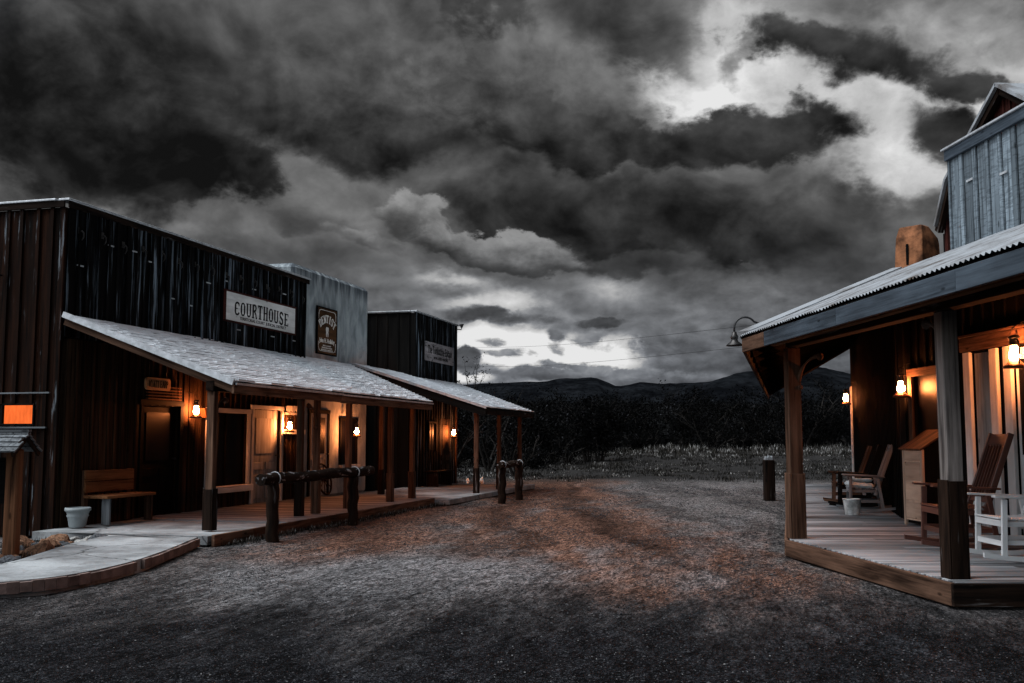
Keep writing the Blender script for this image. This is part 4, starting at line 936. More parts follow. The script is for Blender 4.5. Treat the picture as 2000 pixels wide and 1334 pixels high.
# ---- rocking chairs
def rocker(label, mm, mw, group='rocking chairs on the right porch'):
    """faces local +x"""
    c = thing('rocking_chair', label, 'rocking chair', Matrix.Identity(4), group); w = .28
    m = MB()
    for i in range(8): m.box((-.20 + i * .064, 0, .41 + .018 * abs(i - 3) / 3), (.05, .52, .018), None, 1, .003)
    m.box((.25, 0, .385), (.025, .54, .06), None, 1, .003)
    for sy in (-1, 1): m.box((.02, sy * .245, .375), (.48, .025, .05), None, 0, .003)
    m.build('seat', mm, c)
    lean = lambda z: -.20 - (z - .36) * .36
    m = MB()
    for sy in (-1, 1): m.bar((lean(.30), sy * .24, .30), (lean(1.17), sy * .24, 1.17), .035, .06, bev=.004)
    m.box((lean(1.10), 0, 1.10), (.03, .46, .13), Matrix.Rotation(R(-20), 3, 'Y'), 1, .004); m.box((lean(.50), 0, .50), (.03, .46, .06), Matrix.Rotation(R(-20), 3, 'Y'), 1, .004)
    for i in range(6): y = -.185 + i * .074; m.bar((lean(.52), y, .52), (lean(1.05), y, 1.05), .014, .045)
    m.build('backrest', mm, c)
    for sy in (-1, 1):
        m = MB(); m.bar((.24, sy * w, .05), (.22, sy * w, .615), .03, .055, up=(1, 0, 0), bev=.004); m.build('leg', mm, c)
        m = MB(); m.bar((-.30, sy * w, .07), (-.22, sy * w, .60), .03, .05, up=(1, 0, 0), bev=.004); m.build('leg', mm, c)
        m = MB(); m.bar((-.34, sy * w, .615), (.33, sy * (w + .01), .645), .085, .022, bev=.004); m.build('armrest', mm, c)
        m = MB(); n = 14; ps = [(-.62 + 1.06 * i / n, .022 + .20 * (-.62 + 1.06 * i / n + .02) ** 2) for i in range(n + 1)]
        m.prism([(x, z) for x, z in ps] + [(x, z + .045) for x, z in reversed(ps)], 1, sy * w - .018, sy * w + .018, None, 0); m.build('rocker', mm, c)
    m = MB(); m.bar((.235, -w, .19), (.235, w, .19), .022, .05); m.bar((-.27, -w, .2), (-.27, w, .2), .022, .05)
    for sy in (-1, 1): m.bar((.235, sy * .262, .2), (-.27, sy * .262, .2), .02, .045)
    m.build('stretcher', mm, c)
    c.matrix_world = mw; WM[c.name] = mw; return c
rocker('white painted rocking chair at the right edge of the porch', 'white', at(5.19, 10.72, dz, R(180), 1.04))
rocker('dark red rocking chair with tall slatted back behind the white one', 'redwood', at(5.12, 11.95, dz, R(176), 1.12))
rocker('grey white rocking chair with a cushion on its seat beyond the slant topped chest', 'greywood', at(6.03, 17.75, dz, R(166), .98))
rocker('black rocking chair between the grey cushioned one and the far brown one', 'black', at(6.22, 18.85, dz, R(165), .98))
rocker('small brown wooden rocking chair at the far end of the right porch', 'timber', at(6.46, 20.0, dz, R(165), .95))
# ---- chest, table, cushion, bucket
cx = thing('slant_top_chest', 'tall narrow pale fronted chest with slanted lid against the dark wall', 'chest', RF @ at(-.2, -1.2, dz))
x0, x1, y0, y1 = -.44, -.06, -1.55, -.93
m = MB(RF); m.prism([(x0 + .02, dz + .03), (x1, dz + .03), (x1, 1.52), (x0 + .02, 1.30)], 1, y0 + .002, y1 - .002); m.build('body', 'black', cx)  # black body: the unlit side's shade is put into its colour
m = MB(RF); m.box((x0, (y0 + y1) / 2, .78), (.03, y1 - y0 - .12, 1.0), None, 2)
for y in (y0 + .03, y1 - .03): m.box((x0 - .004, y, .75), (.035, .06, 1.10), None, 2, .003)
m.build('front_panel', 'chest', cx)
for z, h in ((1.20, .13), (.985, .26), (.70, .26), (.42, .24)):
    m = MB(RF); m.box((x0 - .012, (y0 + y1) / 2, z), (.02, y1 - y0 - .15, h), None, 1, .004); m.build('drawer', 'chest', cx)
m = MB(RF); m.bar((x0 - .06, (y0 + y1) / 2, 1.295), (x1 + .01, (y0 + y1) / 2, 1.575), y1 - y0 + .08, .025); m.build('lid', 'timber', cx)
TX = at(6.0, 17.76, 0, R(-14))
cu = thing('cushion', 'folded grey blue cushion lying on the grey rocking chair seat', 'cushion', TX @ at(0, 0, .62))
m = MB(TX @ at(-.03, 0, .665) @ Matrix.Rotation(R(4), 4, 'Y')); m.box((0, 0, 0), (.46, .50, .09), None, 1, .04); m.build('pad', 'cushion', cu)
m = MB(TX @ at(-.01, .02, .735) @ Matrix.Rotation(R(-5), 4, 'X')); m.box((0, 0, 0), (.38, .42, .06), None, 1, .028); m.build('pad', 'cushion', cu)
bk = thing('bucket', 'white stained bucket on the planks before the grey rocking chair', 'bucket', at(5.62, 17.1, dz))
m = MB(); m.lathe([(.001, 0), (.11, 0), (.115, .01), (.145, .25), (.152, .255), (.152, .265), (.14, .265), (.11, .02), (.001, .015)], (5.62, 17.1, dz), 22); m.build('pail', 'bucket', bk)
m = MB(); m.tube([(5.62 + .15 * math.cos(R(t)), 17.1 - .02 - .1 * math.sin(R(t)), dz + .25 + .03 * math.sin(R(t))) for t in range(0, 181, 20)], .004, 5); m.build('handle', 'iron', bk)
# ---- gooseneck lamp and cables
gl = thing('gooseneck_lamp', 'dark gooseneck barn lamp curving over the porch roof corner', 'lamp', at(3.3, 13.4, 2.85))
m = MB(); pts = [(3.55, 13.5, 2.95), (3.38, 13.45, 2.925)] + [(3.07 + .145 * math.cos(R(t)) , 13.4, 2.90 + .145 * math.sin(R(t))) for t in range(35, 181, 14)] + [(2.925, 13.4, 2.83)]
m.tube(pts, .014, 8); m.build('arm', 'iron', gl)
m = MB(); m.lathe([(.001, .185), (.03, .185), (.034, .15), (.05, .13), (.05, .10), (.042, .085), (.05, .06), (.10, .02), (.115, .0), (.108, .0), (.045, .05), (.001, .06)], (2.925, 13.4, 2.665), 20); m.build('shade', 'tin', gl)
for i, (p, q_, lb) in enumerate(((LF @ Vector((.52, 17.62, 4.35)), Vector((3.4, 14.4, 3.05)), 'upper thin overhead cable across the sky over the road'), (LF @ Vector((.52, 17.62, 3.75)), Vector((3.2, 14.2, 2.72)), 'lower thin overhead cable across the sky over the road'))):
    m = MB(); m.tube([p.lerp(q_, t / 14) + Vector((0, 0, -.12 * math.sin(math.pi * t / 14))) for t in range(15)], .0028, 5)
    tag(m.build('overhead_cable', 'wire', None, tuple(p)), lb, 'cable', 'overhead cables')
sp = thing('wooden_bollard', 'thick dark wooden post with chipped top by the road', 'post', at(6.2, 24.9, 0))
m = MB(); m.box((6.2, 24.9, .45), (.25, .25, 1.0), None, 2, .03); m.build('post', 'darktimber', sp)
m = MB(); m.prism([(6.10, .94), (6.30, .94), (6.27, 1.04), (6.24, .99), (6.20, 1.05), (6.16, .98), (6.12, 1.03)], 1, 24.80, 25.0); m.build('chipped_top', 'greywood', sp)
# ================================================================ GROUND, PLANTS, HILLS
def sstep(a, b, x): t = max(0, min(1, (x - a) / (b - a))); return t * t * (3 - 2 * t)
def gh(x, y):
    z = -.005
    z += .028 * noise.noise((x * .55, y * .35, 1.3)) * sstep(1, 5, y) * (1 - sstep(60, 120, y))
    z += .012 * noise.noise((x * 2.3, y * 1.6, 4.1)) + .006 * noise.noise((x * 6, y * 5, 9.1))
    u = x * .966 - y * .26
    for c in (-5.4, -3.7, -6.8): z -= .014 * math.exp(-((u - c + .25 * math.sin(y * .13)) / .22) ** 2) * sstep(6, 12, y) * (1 - sstep(30, 40, y))
    z += sstep(38, 64, y + 2.5 * noise.noise((x * .2, y * .1, 3))) * (.22 + .55 * sstep(-2, 9, x)) + .10 * noise.noise((x * .5, y * .5, 7)) * sstep(37, 46, y)
    z += 14 * sstep(85, 430, y) + 1.6 * noise.noise((x * .02, y * .02, 2)) * sstep(90, 200, y)
    z -= .03 * sstep(0, 1, 1)
    return z
def axis(fine0, fine1, step, lo, hi, g=1.22):
    a = []; x = fine0
    while x < fine1: a.append(x); x += step
    a.append(fine1); s = step; x = fine1
    while x < hi: s *= g; x += s; a.append(min(x, hi))
    s = step; x = fine0; b = []
    while x > lo: s *= g; x -= s; b.append(max(x, lo))
    return b[::-1] + a
xs = axis(-9, 9, .13, -3500, 3500); ys = axis(3, 20, .12, -60, 20)[:-1]
y = 20; st_ = .14
while y < 5200: ys.append(y); y += st_; st_ = min(st_ * 1.02, .5) if y < 70 else st_ * 1.12
me = bpy.data.meshes.new('ground'); nx, ny = len(xs), len(ys)
me.from_pydata([(x, y, gh(x, y)) for y in ys for x in xs], [], [(j * nx + i, j * nx + i + 1, (j + 1) * nx + i + 1, (j + 1) * nx + i) for j in range(ny - 1) for i in range(nx - 1)])
me.polygons.foreach_set('use_smooth', [True] * len(me.polygons))
def groundmat():
    m, t, b = mat('gravel and red dirt', .95); b.inputs['Specular IOR Level'].default_value = .04
    o = t.new('ShaderNodeTexCoord').outputs['Object']; x, y, z = t.sep(o)
    u = t.m('SUBTRACT', t.m('MULTIPLY', x, .966), t.m('MULTIPLY', y, .26)); w = t.m('ADD', t.m('MULTIPLY', x, .26), t.m('MULTIPLY', y, .966))
    sv_ = t.comb(u, t.m('MULTIPLY', w, .30))
    big = t.noise(sv_, .8, 6, .6, .5); mid = t.noise(sv_, 4.5, 7, .65, .4); fine = t.noise(o, 55, 5, .75); fine2 = t.noise(o, 24, 8, .85)
    cell = t.new('ShaderNodeTexVoronoi'); t.put(cell.inputs['Vector'], o); t.put(cell.inputs['Scale'], 70)
    cg = t.sep(cell.outputs['Color'])[0]
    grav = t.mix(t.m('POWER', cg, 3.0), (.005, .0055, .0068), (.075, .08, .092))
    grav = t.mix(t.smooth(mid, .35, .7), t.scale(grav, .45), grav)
    dirt = t.mix(t.smooth(fine2, .38, .64), (.012, .0115, .0115), (.225, .21, .208))
    red = t.mix(t.smooth(fine2, .38, .64), (.014, .0065, .0045), (.28, .155, .112))
    y16 = t.m('SUBTRACT', y, 16.0); xc = t.m('ADD', t.m('MULTIPLY_ADD', y, -.06, 1.85), t.m('MULTIPLY', t.m('MULTIPLY', y16, y16), .0042))
    d = t.m('ADD', t.m('SUBTRACT', x, xc), t.m('MULTIPLY', t.m('SUBTRACT', t.noise(o, .35, 4, .5), .5), 2.0))
    tr = t.m('MULTIPLY', t.m('EXPONENT', t.m('MULTIPLY', t.m('MULTIPLY', d, d), -.16)), t.smooth(y, 7.0, 11.5))
    d2 = t.m('ADD', x, 2.3); tr2 = t.m('MULTIPLY', t.m('EXPONENT', t.m('MULTIPLY', t.m('MULTIPLY', d2, d2), -.35)), t.smooth(y, 10.5, 13.5))
    rm = t.m('ADD', t.m('MAXIMUM', tr, t.m('MULTIPLY', tr2, .8)), t.m('MULTIPLY', t.m('SUBTRACT', mid, .5), 1.1)); rm = t.m('MULTIPLY_ADD', t.m('SUBTRACT', big, .5), 1.2, rm)
    dirt = t.mix(t.smooth(rm, .25, .85), dirt, red)
    grey = t.mix(t.smooth(fine2, .38, .64), (.045, .045, .047), (.27, .27, .28))
    dirt = t.mix(t.m('MULTIPLY', t.smooth(t.noise(t.vm('ADD', sv_, (9, 4, 0)), .7, 6, .6), .53, .70), .7), dirt, grey)
    rut = t.m('ABSOLUTE', t.m('SUBTRACT', t.m('ABSOLUTE', d), .85)); rut = t.m('ADD', rut, t.m('MULTIPLY', t.m('SUBTRACT', mid, .5), .5))
    dirt = t.mix(t.m('MULTIPLY', t.m('SUBTRACT', 1.0, t.smooth(rut, .06, .26)), .7), dirt, t.scale(dirt, .35))
    bd = t.noise(t.comb(t.m('MULTIPLY', t.m('ADD', d, 20.0), 1.15), t.m('MULTIPLY', w, .07), 3.0), 1.0, 5, .6, .5)
    dirt = t.mix(t.smooth(bd, .40, .60), t.scale(dirt, .55), dirt)
    gx = t.m('MULTIPLY', t.m('ADD', x, 1.3), .42); gy_ = t.m('MULTIPLY', t.m('SUBTRACT', y, 11.3), .42)
    gp_ = t.m('EXPONENT', t.m('MULTIPLY', t.m('MULTIPLY_ADD', gx, gx, t.m('MULTIPLY', gy_, gy_)), -1.0))
    dirt = t.mix(t.m('MULTIPLY', t.smooth(t.m('ADD', gp_, t.m('MULTIPLY', t.m('SUBTRACT', mid, .5), 1.0)), .2, .8), .8), dirt, grey)
    dirt = t.scale(dirt, 1.35)
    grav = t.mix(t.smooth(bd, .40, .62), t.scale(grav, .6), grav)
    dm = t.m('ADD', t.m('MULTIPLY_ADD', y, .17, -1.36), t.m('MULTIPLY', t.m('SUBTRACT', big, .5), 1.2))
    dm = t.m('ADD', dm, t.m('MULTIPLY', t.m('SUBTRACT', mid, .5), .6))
    c = t.mix(t.smooth(dm, -.15, .75), grav, dirt)  # dark gravel near the camera, partly a vignette put into the colour
    c = t.scale(c, t.m('MULTIPLY_ADD', fine, 1.9, .25))
    pit_shade = t.smooth(t.noise(sv_, 11, 7, .72, .6), .36, .56); c = t.mix(pit_shade, t.scale(c, .30), c); c = t.mix(t.smooth(t.noise(t.vm('ADD', sv_, (3, 8, 1)), 1.7, 6, .65, .4), .36, .54), t.scale(c, .70), c)  # dark pits put relief shade into the ground colour
    sp_ = t.noise(t.comb(u, t.m('MULTIPLY', w, .22), 5.0), 30, 5, .85); sp2 = t.noise(t.comb(u, t.m('MULTIPLY', w, .30), 2.0), 9, 6, .8, .5)
    c = t.scale(c, t.m('MULTIPLY_ADD', t.smooth(sp_, .36, .64), 1.25, .28)); c = t.mix(t.smooth(sp2, .38, .48), t.scale(c, .42), c)
    far = t.smooth(y, 33, 40); c = t.mix(far, c, t.mix(t.smooth(fine2, .35, .7), (.008, .008, .008), (.05, .048, .047)))
    rd = t.m('SUBTRACT', x, t.m('MULTIPLY', t.m('SUBTRACT', y, 28.0), .42)); rd = t.m('MULTIPLY', t.smooth(rd, 9.0, 11.5), t.m('SUBTRACT', 1.0, t.smooth(y, 50, 56)))
    c = t.mix(t.m('MULTIPLY', rd, far), c, t.mix(t.smooth(fine2, .38, .64), (.03, .03, .032), (.13, .13, .138)))
    c = t.mix(t.smooth(y, 70, 90), c, (.005, .0055, .006))
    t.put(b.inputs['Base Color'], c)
    bm = t.new('ShaderNodeBump'); t.put(bm.inputs['Strength'], .9); t.put(bm.inputs['Distance'], .06)
    t.put(bm.inputs['Height'], t.m('ADD', t.m('MULTIPLY', cell.outputs['Distance'], .45), t.m('ADD', t.m('MULTIPLY', fine, .35), t.noise(sv_, 12, 5, .7))))
    t.put(b.inputs['Normal'], bm.outputs[0]); return m
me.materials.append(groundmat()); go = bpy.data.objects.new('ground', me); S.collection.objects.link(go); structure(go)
# concrete path curving off to the left, with its worn curb
up = [(-9.5, 10.1), (-7.2, 10.25), (-6.1, 10.5), (-5.62, 10.85), (-5.50, 11.4), (-5.55, 12.1), (-5.68, 13.4), (-5.78, 14.75), (-6.95, 15.08)]
lo = [(-9.5, 9.15), (-6.9, 9.2), (-5.6, 9.42), (-4.88, 9.78), (-4.42, 10.3), (-4.20, 11.3), (-4.20, 12.6), (-4.27, 13.6), (-4.30, 14.22)]
def smoothline(p, n=6):
    o = []
    for i in range(len(p) - 1):
        a, b, c, d = (Vector(p[max(0, min(len(p) - 1, i + j))]) for j in (-1, 0, 1, 2))
        for k_ in range(n):
            t = k_ / n; o.append(.5 * ((2 * b) + (c - a) * t + (2 * a - 5 * b + 4 * c - d) * t * t + (3 * b - a - 3 * c + d) * t ** 3))
    return o + [Vector(p[-1])]
U_, L_ = smoothline(up), smoothline(lo)
m = MB(); n = len(U_); vs = []
for z in (.108, -.08):
    for a, b in zip(U_, L_): vs += [(a.x, a.y, z), (b.x, b.y, z)]
fs = []
for i in range(n - 1):
    fs += [(2 * i, 2 * i + 1, 2 * i + 3, 2 * i + 2)]
    for s_, k_ in ((0, 0), (1, 1)): fs.append((2 * i + k_, 2 * i + 2 + k_, 2 * n + 2 * i + 2 + k_, 2 * n + 2 * i + k_))
m.raw(vs, fs, None, .5); po = structure(m.build('path', 'concrete'))
m = MB(LF); m.box((1.44, .65, .052), (2.86, 2.28, .12), None, 0); structure(m.build('path_landing', 'concrete'))
m = MB()
for i in range(n - 1):
    if i % 16 == 15: continue
    a, b = L_[i], L_[i + 1]; d = (b - a).normalized(); nn = Vector((d.y, -d.x)) * .022
    m.bar((a.x + nn.x, a.y + nn.y, .045), (b.x + nn.x, b.y + nn.y, .045), .045, .10 + random.uniform(-.012, .012))
structure(m.build('path_curb', 'curb'))
def onpath(x, y):
    p = LF.inverted() @ Vector((x, y, 0))
    if p.x < 3.05 and p.y > -.5: return True
    if y > 8.9 and x > dl(max(9.13, y)) - .1: return True
    for i in range(n - 1):
        if L_[i].y <= y <= L_[i + 1].y or L_[i + 1].y <= y <= L_[i].y:
            if x < L_[i].x + .08: return True
    return False
# loose stones
m = MB(); cnt = 0
V, F, Rr = [], [], []
oct_ = [(1, 0, 0), (0, 1, 0), (-1, 0, 0), (0, -1, 0), (0, 0, .8), (0, 0, -.6)]; of = [(0, 1, 4), (1, 2, 4), (2, 3, 4), (3, 0, 4), (1, 0, 5), (2, 1, 5), (3, 2, 5), (0, 3, 5)]
while cnt < 42000:
    y = 3.2 + 20 * random.random() ** 2.1; x = random.uniform(-.56 * y, .56 * y)
    if onpath(x, y): continue
    if y > 9 and noise.noise((x * .9, y * .5, 5)) < .0: continue
    r = random.choice((.004, .005, .006, .007, .009)) * random.uniform(.7, 1.3) * (1.5 if random.random() < .04 else 1) * (.62 + y * .038); a = random.random() * 6.3; z = gh(x, y)
    b_ = len(V); ca, sa = math.cos(a) * r, math.sin(a) * r; e = random.uniform(.5, 1)
    for p in oct_:
        jx, jy, jz = (random.uniform(.7, 1.3) for _ in range(3)); px, py = p[0] * jx, p[1] * e * jy
        V.append((x + px * ca - py * sa, y + px * sa + py * ca, z + p[2] * r * jz * .8 + r * .25))
    F += [tuple(b_ + i for i in f) for f in of]; rv_ = random.random(); Rr += [rv_] * 6; cnt += 1
cnt = 0
while cnt < 15000:                     # coarser stones and clods of the worn street
    y = 5.0 + 27 * random.random() ** 1.35; x = random.uniform(-.5 * y, .42 * y)
    if onpath(x, y) or noise.noise((x * .8, y * .3, 15)) < -.08 + .1 * random.random(): continue
    r = random.uniform(.006, .013) * (.45 + .055 * y) * (1.5 if random.random() < .05 else 1); a = random.random() * 6.3; z = gh(x, y); b_ = len(V); ca, sa = math.cos(a) * r, math.sin(a) * r
    for p in oct_:
        jx, jy, jz = (random.uniform(.6, 1.35) for _ in range(3)); px, py = p[0] * jx, p[1] * jy
        V.append((x + px * ca - py * sa, y + px * sa + py * ca, z + p[2] * r * jz * .8 + r * .12))
    F += [tuple(b_ + i for i in f) for f in of]; rv_ = min(.97, .30 + .66 * random.random()) if y > 8.5 else random.random() * .9; Rr += [rv_] * 6; cnt += 1
def rawobj(name, V, F, Rr, mt, smooth=False):
    me = bpy.data.meshes.new(name); me.from_pydata(V, [], F)
    a = me.attributes.new('rnd', 'FLOAT', 'POINT'); a.data.foreach_set('value', Rr); me.materials.append(mt)
    if smooth: me.polygons.foreach_set('use_smooth', [True] * len(me.polygons))
    o = bpy.data.objects.new(name, me); S.collection.objects.link(o); return o
def rndmat(name, pts, rough=.9, transl=0):
    m, t, b = mat(name, rough); b.inputs['Specular IOR Level'].default_value = .04
    rn = t.new('ShaderNodeAttribute', attribute_name='rnd').outputs['Fac']
    oi = t.new('ShaderNodeObjectInfo').outputs['Random']
    c = t.ramp(rn, pts); t.put(b.inputs['Base Color'], t.scale(c, t.m('MULTIPLY_ADD', oi, .5, .75)))
    return m
stuff(rawobj('gravel', V, F, Rr, rndmat('loose gravel', [(0, (.006, .006, .0075)), (.5, (.02, .021, .024)), (.85, (.05, .05, .053)), (.97, (.09, .09, .092)), (1, (.20, .20, .20))])))
# dry weeds on the rise beyond the road and round the rocks
V, F, Rr = [], [], []
def blade(x, y, z, h, w, rn):
    a = random.random() * 6.28; l = random.uniform(.1, .5) * h; b_ = len(V); dx_, dy_ = math.cos(a), math.sin(a)
    V.extend([(x - dy_ * w, y + dx_ * w, z), (x + dy_ * w, y - dx_ * w, z), (x + dx_ * l * .4 + dy_ * w * .8, y + dy_ * l * .4 - dx_ * w * .8, z + h * .6), (x + dx_ * l * .4 - dy_ * w * .8, y + dy_ * l * .4 + dx_ * w * .8, z + h * .6), (x + dx_ * l, y + dy_ * l, z + h)])
    F.extend([(b_, b_ + 1, b_ + 2, b_ + 3), (b_ + 3, b_ + 2, b_ + 4)]); Rr.extend([rn * .5] * 2 + [rn] * 3)
cnt = 0
while cnt < 3800:
    y = 35 + 31 * random.random() ** .9; x = random.uniform(-.1 * y - 1, .42 * y)
    dn_ = noise.noise((x * .35, y * .22, 11)) + .5 * noise.noise((x * 1.1, y * .8, 2))
    if dn_ < random.uniform(-.55, .25) - .5 * sstep(50, 58, y): continue
    if y < 37.5 + 1.5 * noise.noise((x * .4, 3, 1)) and random.random() < .8: continue
    if 12.5 < x - (y - 28) * .42 < 20 and y < 47: continue
    ridge = sstep(52, 58, y) * sstep(4, 9, x); h0 = random.uniform(.045, .15) * (1 + .9 * ridge) * (1 + .6 * sstep(52, 60, y) + (.4 if dn_ > .35 else 0)); rn0 = min(1, random.random() ** 1.6 + .28 * ridge); z = gh(x, y)
    for _ in range(random.randint(8, 18)):
        xx, yy = x + random.gauss(0, .16), y + random.gauss(0, .16); blade(xx, yy, z - .02, h0 * random.uniform(.5, 1.3), .006 + .00012 * y, min(1, max(0, rn0 + random.uniform(-.25, .25))))
    cnt += 1
for _ in range(110):
    x, y = random.uniform(-6.9, -5.75), random.uniform(11.2, 14.7)
    for _ in range(9): blade(x + random.gauss(0, .05), y + random.gauss(0, .05), 0, random.uniform(.03, .13), .004, random.random() ** 1.5)
for _ in range(420):      # tufts along the boardwalk edge
    s_ = random.uniform(-.3, 11); p = LF @ Vector((3.0 + abs(random.gauss(0, .12)), s_, 0))
    for _ in range(5): blade(p.x + random.gauss(0, .04), p.y + random.gauss(0, .04), -.03, random.uniform(.03, .10), .004, random.random() ** .9)
stuff(rawobj('grass', V, F, Rr, rndmat('dry weeds', [(0, (.004, .004, .0035)), (.45, (.014, .013, .011)), (.8, (.05, .047, .042)), (.93, (.12, .115, .11)), (1, (.32, .32, .31))])))
# rocks in the bed beside the path
def rockmesh(seed, mm):
    bm_ = bmesh.new(); bmesh.ops.create_icosphere(bm_, subdivisions=3, radius=1)
    for v in bm_.verts:
        c = v.co.copy(); f = 1 + .55 * noise.noise(c * 1.3 + Vector((seed, 0, 0))) + .16 * noise.noise(c * 2.9 + Vector((0, seed, 0)))
        for k_ in range(9):
            dd = Vector((math.sin(seed * 3 + k_ * 2.4), math.cos(seed * 5 + k_ * 1.7), math.sin(k_ * 1.1 + seed))).normalized(); q__ = (c * f).dot(dd)
            if q__ > .62: f *= .62 / q__
        v.co = c * f * Vector((1, .8, .62)) if False else Vector((c.x * f, c.y * f * .8, c.z * f * .62))
    me = bpy.data.meshes.new('rock'); bm_.to_mesh(me); bm_.free()
    a = me.attributes.new('rnd', 'FLOAT', 'POINT'); a.data.foreach_set('value', [.5] * len(me.vertices)); me.materials.append(M[mm]); return me
RK = {}
for i, (x, y, r, mm, lb) in enumerate([
 (-6.20, 14.25, .19, 'stonebrown', 'large orange brown rock standing upright in the bed by the path'), (-6.55, 13.95, .15, 'stonebrown', 'squarish orange brown rock left of the largest rock'),
 (-5.95, 14.62, .10, 'stone', 'small pale rock right of the large orange rock'), (-5.72, 14.35, .17, 'stonegrey', 'broad grey rock beside the path near the flower pot'),
 (-5.66, 13.75, .13, 'stone', 'flat pale rock lying on the path edge'), (-5.50, 14.98, .14, 'stonegrey', 'dark grey rock nearest the porch bench'),
 (-6.95, 13.75, .15, 'stonebrown', 'low tan rock deep in the bed by the brown wall'), (-6.60, 13.2, .075, 'stone', 'small white rock in front of the low tan rock'),
 (-6.42, 13.45, .06, 'stone', 'smallest white rock between the orange rocks and the weeds'), (-5.80, 12.75, .20, 'stonebrown', 'long reddish flat rock along the path edge'),
 (-6.15, 12.95, .14, 'stonegrey', 'grey angular rock among dry weeds in the bed'), (-5.78, 11.95, .15, 'stonegrey', 'flat grey slab of rock near the notice stand post'),
 (-5.75, 11.35, .08, 'stone', 'small pale rock at the foot of the notice stand post'), (-5.72, 13.2, .11, 'stonegrey', 'grey rock between the reddish flat rock and the pale flat rock'), (-6.05, 13.5, .17, 'stonebrown', 'rounded reddish rock in the middle of the bed')]):
    if mm not in RK: RK[mm] = [rockmesh(3.1 * (len(RK) * 2 + j) + 1.7, mm) for j in range(2)]
    o = bpy.data.objects.new('rock', RK[mm][i % 2]); S.collection.objects.link(o); o.location = (x, y, r * .28); o.scale = (r * 1.15, r * 1.15, r * random.uniform(1, 1.35)); o.rotation_euler = (random.uniform(-.2, .2), random.uniform(-.2, .2), random.random() * 6)
    tag(o, lb, 'rock', 'rocks in the bed beside the path')
for i in range(64):
    y = random.uniform(11.3, 14.9); x = -5.80 - abs(random.gauss(0, .35)) if i > 20 else random.uniform(-6.9, -5.8); r = random.uniform(.04, .085)
    o = bpy.data.objects.new('rubble_stone', RK[('stonegrey', 'stone', 'stonebrown', 'stonegrey')[i % 4]][i % 2]); S.collection.objects.link(o); o.location = (x, y, r * .3 + .03); o.scale = (r * 1.2, r, r); o.rotation_euler = (0, 0, random.random() * 6)
    tag(o, 'fist sized rubble stone scattered among the bigger rocks by the path', 'stone', 'rubble stones in the rock bed')
RK['w'] = rockmesh(9.3, 'chalk')
for x, y, sc, lb in ((-1.42, 33.2, .11, 'tall white stone left of the thin post at the far porch'), (-.98, 33.6, .12, 'leaning white stone right of the thin post at the far porch')):
    o = bpy.data.objects.new('white_stone', RK['w']); S.collection.objects.link(o); o.location = (x, y, sc * .7); o.scale = (sc * .8, sc * .8, sc * 1.9); o.rotation_euler = (.15, .2, x * 3); tag(o, lb, 'rock', 'white stones by the far porch')
# trees and bushes
leafm = rndmat('dark scrub leaves', [(0, (.0004, .0005, .0005)), (.6, (.0012, .0013, .0013)), (.85, (.004, .0042, .0045)), (.96, (.011, .0115, .0125)), (1, (.032, .034, .038))])
barkm = wood('grey bark', (.008, .008, .008), (.04, .036, .033), k=20)
def scrub(seed, H_, Wd, nclump, nleaf, leaf, twigs=4, bare=False):
    rg = random.Random(seed); t = MB(); V, F, Rr = [], [], []
    tips = []
    for s_ in range(twigs):
        a = s_ * 6.28 / twigs + rg.uniform(-.5, .5); p = Vector((math.cos(a) * .08, math.sin(a) * .08, -.1)); d = Vector((math.cos(a) * .35, math.sin(a) * .35, 1)).normalized()
        pts = [p.copy()]; L_ = H_ * rg.uniform(.6, .95)
        for i in range(7):
            p = p + d * L_ / 7; d = (d + Vector((rg.gauss(0, .2), rg.gauss(0, .2), rg.gauss(.03, .1)))).normalized(); pts.append(p.copy())
            if i >= 1:
                for _ in range(2):
                    e = (d + Vector((rg.gauss(0, .7), rg.gauss(0, .7), rg.gauss(0, .4)))).normalized(); b_ = p + e * L_ * .16; c_ = b_ + (e + Vector((rg.gauss(0, .4), rg.gauss(0, .4), .25))).normalized() * L_ * .15
                    t.tube([p, b_, c_], [.018, .012, .004], 4, cap=False); tips += [b_, c_]
        t.tube(pts, [.06 * (1 - i / 8) + .008 for i in range(8)], 6, cap=False); tips.append(pts[-1])
    for i in range(nclump):
        if i < len(tips) and (bare or rg.random() < .7): c = tips[i % len(tips)]
        else:
            a = rg.random() * 6.28; zz = rg.random() ** .8; rr = Wd * .5 * math.sqrt(rg.random()) * (1 - .55 * zz ** 2); c = Vector((math.cos(a) * rr, math.sin(a) * rr, .12 * H_ + zz * H_ * .85))
        cr = rg.uniform(.15, .36) * (.5 if bare else 1); tone = rg.random()
        for _ in range(nleaf):
            p = c + Vector((rg.gauss(0, cr), rg.gauss(0, cr), rg.gauss(0, cr * .75)))
            if p.z < .02: continue
            n_ = Vector((rg.gauss(0, 1), rg.gauss(0, 1), rg.gauss(0, 1))).normalized(); u_ = n_.orthogonal().normalized(); v_ = n_.cross(u_); l_ = leaf * rg.uniform(.6, 1.4); b_ = len(V)
            V += [p - u_ * l_, p - v_ * l_ * .45, p + u_ * l_, p + v_ * l_ * .45]; F.append((b_, b_ + 1, b_ + 2, b_ + 3)); rr_ = min(1, max(0, tone * .7 + rg.random() * .45 - .08)); Rr += [rr_] * 4
    me = bpy.data.meshes.new('crown'); me.from_pydata([tuple(v) for v in V], [], F); a = me.attributes.new('rnd', 'FLOAT', 'POINT'); a.data.foreach_set('value', Rr); me.materials.append(leafm)
    return t, me
